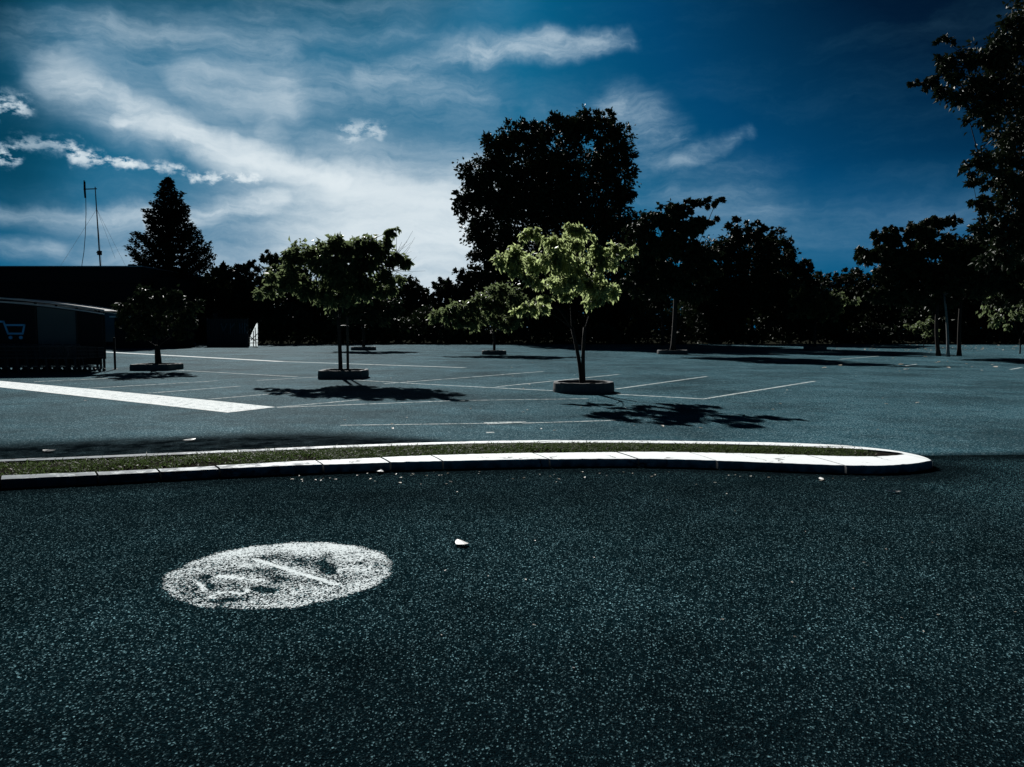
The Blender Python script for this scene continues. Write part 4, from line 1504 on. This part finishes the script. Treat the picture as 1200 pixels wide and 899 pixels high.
def make_trolley():
    r = thing('shopping_trolley', (0, 0, 0), 'wire shopping trolley nested in the row under the shelter', 'trolley', 'nested shopping trolleys')
    # basket: wire grid, wider and higher at the handle end (local x forward)
    mb = MB()

    def cn(t, s, h):
        x = -0.40 + 0.82 * t
        wid = (0.27 - 0.06 * t) * (0.82 + 0.18 * h)
        z0, z1 = 0.50 + 0.06 * t, 0.98 - 0.06 * t
        return Vector((x, s * wid, z0 + (z1 - z0) * h))
    for h in (0, .33, .66, 1):
        mb.tube([cn(0, -1, h), cn(1, -1, h), cn(1, 1, h), cn(0, 1, h)], 0.005 if 0 < h < 1 else 0.008, 4)
    for i in range(9):
        for s in (-1, 1): mb.tube([cn(i / 8, s, 0), cn(i / 8, s, 1)], 0.004, 4)
        mb.tube([cn(i / 8, -1, 0), cn(i / 8, 1, 0)], 0.004, 4)
    for j in range(-3, 4):
        mb.tube([cn(0, j / 4, 0), cn(1, j / 4, 0), cn(1, j / 4, 1)], 0.004, 4)
    mb.build('basket', M['chrome'], r)
    mb = MB()
    for s in (-1, 1):
        mb.tube([(-0.52, s * .26, 1.02), (-0.42, s * .26, 0.55), (-0.38, s * .27, 0.20), (0.40, s * .17, 0.17), (0.42, s * .17, 0.12)], 0.013, 6)
        mb.tube([(-0.38, s * .27, .2), (-.38, s * .27, .13)], 0.013, 6)
    mb.tube([(0.40, -.17, .17), (0.40, .17, .17)], 0.011, 5)
    mb.build('frame', M['chrome'], r)
    mb = MB()
    mb.tube([(-0.52, -.27, 1.03), (-0.52, .27, 1.03)], 0.018, 8)
    mb.build('handle', M['handle'], r)
    for x, y in ((-.38, -.27), (-.38, .27), (.42, -.17), (.42, .17)):
        mb = MB()
        mb.tube([(x, y - .014, .065), (x, y + .014, .065)], 0.062, 12)
        mb.build('castor', M['rubber'], r)
    return r


tr = make_trolley()
cnt = 0
for row, (y, xs) in enumerate(((DS - 0.55, np.arange(-20.9, -15.7, 0.36)), (DS + 0.75, np.arange(-20.5, -16.9, 0.40)))):
    for i, x in enumerate(xs):
        o = tr if cnt == 0 else copy_tree(tr)
        o.location = (x, y + random.uniform(-.03, .03), 0)
        o.rotation_euler = (0, 0, random.uniform(-.03, .03))
        o['label'] = 'wire shopping trolley nested in the front row below the shelter' if row == 0 else 'wire shopping trolley nested in the back row inside the shelter'
        o['group'] = 'front row of nested trolleys' if row == 0 else 'back row of nested trolleys'
        cnt += 1

# trolley guide post right of the shelter
gp = gnd(135, 433)
po = thing('guard_post', gp, 'thin black steel post standing right of the trolley shelter', 'post')
mb = MB()
mb.tube([(gp.x, gp.y, -.05), (gp.x, gp.y, 1.25), (gp.x, gp.y, 1.28)], [.045, .045, .03], 8)
mb.build('pole', M['black_steel'], po)
mb = MB()
mb.tube([(gp.x, gp.y, 0.004), (gp.x, gp.y, 0.02)], .10, 10)
mb.build('base_plate', M['black_steel'], po)


# ------------------------------------------------------------------ fallen leaves and litter
def leaf_proto(name, size, mat, curl=0.4):
    vsx, fs = [], []
    nl, nw = 6, 3
    for i in range(nl + 1):
        t = i / nl
        w = math.sin(math.pi * t ** 0.8) * 0.33 * size + 0.004 * size
        for j in range(nw):
            s = (j - 1)
            z = curl * size * (0.35 * s * s * math.sin(math.pi * t) + 0.35 * (t - .5) ** 2) + 0.006
            if curl < 0: z += 0.35 * abs(curl) * size + 0.004
            vsx.append(((t - 0.5) * size, s * w * (1 + .15 * math.sin(9 * t)), z))
    for i in range(nl):
        for j in range(nw - 1):
            a = i * nw + j
            fs.append((a, a + nw, a + nw + 1, a + 1))
    mb = MB()
    mb.add(vsx, fs)
    return mb.build(name, M[mat])


PROTO = leaf_proto('fallen_leaf', 0.07, 'dry_leaf', 0.3)
PALE = leaf_proto('fallen_leaf', 0.11, 'pale_leaf', -0.22)
used = {PROTO.name: False, PALE.name: False}


def drop(proto, p, label, group=None, scale=1.0, flat=1.0, z=0.0, narrow=1.0):
    o = proto if not used[proto.name] else proto.copy()
    if used[proto.name]: COL.objects.link(o)
    used[proto.name] = True
    o.location = (p.x, p.y, z + 0.002)
    tl = 0.08 if proto is PALE else 0.25
    o.rotation_euler = (random.uniform(-tl, tl), random.uniform(-tl, tl), random.uniform(0, 6.28))
    o.scale = (scale, scale * narrow, scale * flat)
    tag(o, label, 'leaf', group)
    return o


for px, py, s, lab in ((540, 638.5, 1.35, 'crumpled white leaf lying alone on the near road beyond the roundel'),
                       (1046, 578, 1.5, 'pale curled leaf on the dark road below the rounded island end'),
                       (58, 530, 1.9, 'pale flattened scrap of leaf behind the left end of the island'),
                       (222, 517.5, 2.0, 'long pale leaf behind the island, right of the flattened scrap'),
                       (446, 554, 1.6, 'bleached leaf in the gutter before the island, left of the middle'),
                       (963, 562.5, 1.0, 'small pale leaf in the gutter near the rounded island end'),
                       (672, 783, 0.14, 'tiny bleached leaf fragment low on the near road'),
                       (1062, 433.8, 3.2, 'bright round leaf on the shaded asphalt of the right car park'),
                       (100, 470, 1.0, 'small pale leaf in front of the broad white band'),
                       (1002, 560, 0.0, None)):
    if lab: drop(PALE, gnd(px, py), lab, scale=s, narrow=1.0 if px == 540 else random.uniform(0.4, 0.7))
for i in range(64):
    px = random.uniform(330, 1085)
    py = 553 + abs(random.gauss(0, 6)) + (5 if px > 930 else 0)
    if px < 420: py += (420 - px) * 0.05
    drop(PROTO, gnd(px, py), 'small dry leaf in the litter along the front of the island kerb', 'dry leaves in the front gutter', random.uniform(0.22, 0.6))
for i in range(110):
    px = random.uniform(960, 1200)
    py = random.uniform(403, 411) if random.random() < 0.75 else random.uniform(411, 436)
    drop(PROTO, gnd(px, py), 'dry leaf scattered on the asphalt under the right hand trees', 'dry leaves under the right trees', random.uniform(1.6, 4.0))
for i in range(46):
    px = random.uniform(330, 1100)
    py = random.uniform(412, 505)
    drop(PROTO, gnd(px, py), 'single dry leaf on the open asphalt of the car park', 'dry leaves on the open car park', random.uniform(0.6, 1.3))
for i in range(26):
    px = random.uniform(500, 1190)
    py = random.uniform(575, 760)
    drop(PROTO, gnd(px, py), 'tiny dry leaf on the near road away from the kerb', 'dry leaves on the near road', random.uniform(0.15, 0.35))
for i in range(14):
    px = random.uniform(0, 280) if i < 8 else random.uniform(985, 1050)
    t = random.uniform(0.25, 0.75)
    ii = nearest(FI, gnd(px, 555 if px < 300 else 535, ZK))
    jj = nearest(RI, gnd(px, 538 if px < 300 else 527, ZK))
    p = FI[ii] * (1 - t) + RI[jj] * t
    drop(PROTO, Vector(p), 'pale dry leaf on the bare soil of the traffic island', 'dry leaves on the island soil', random.uniform(0.5, 1.0), z=ZK - .01)
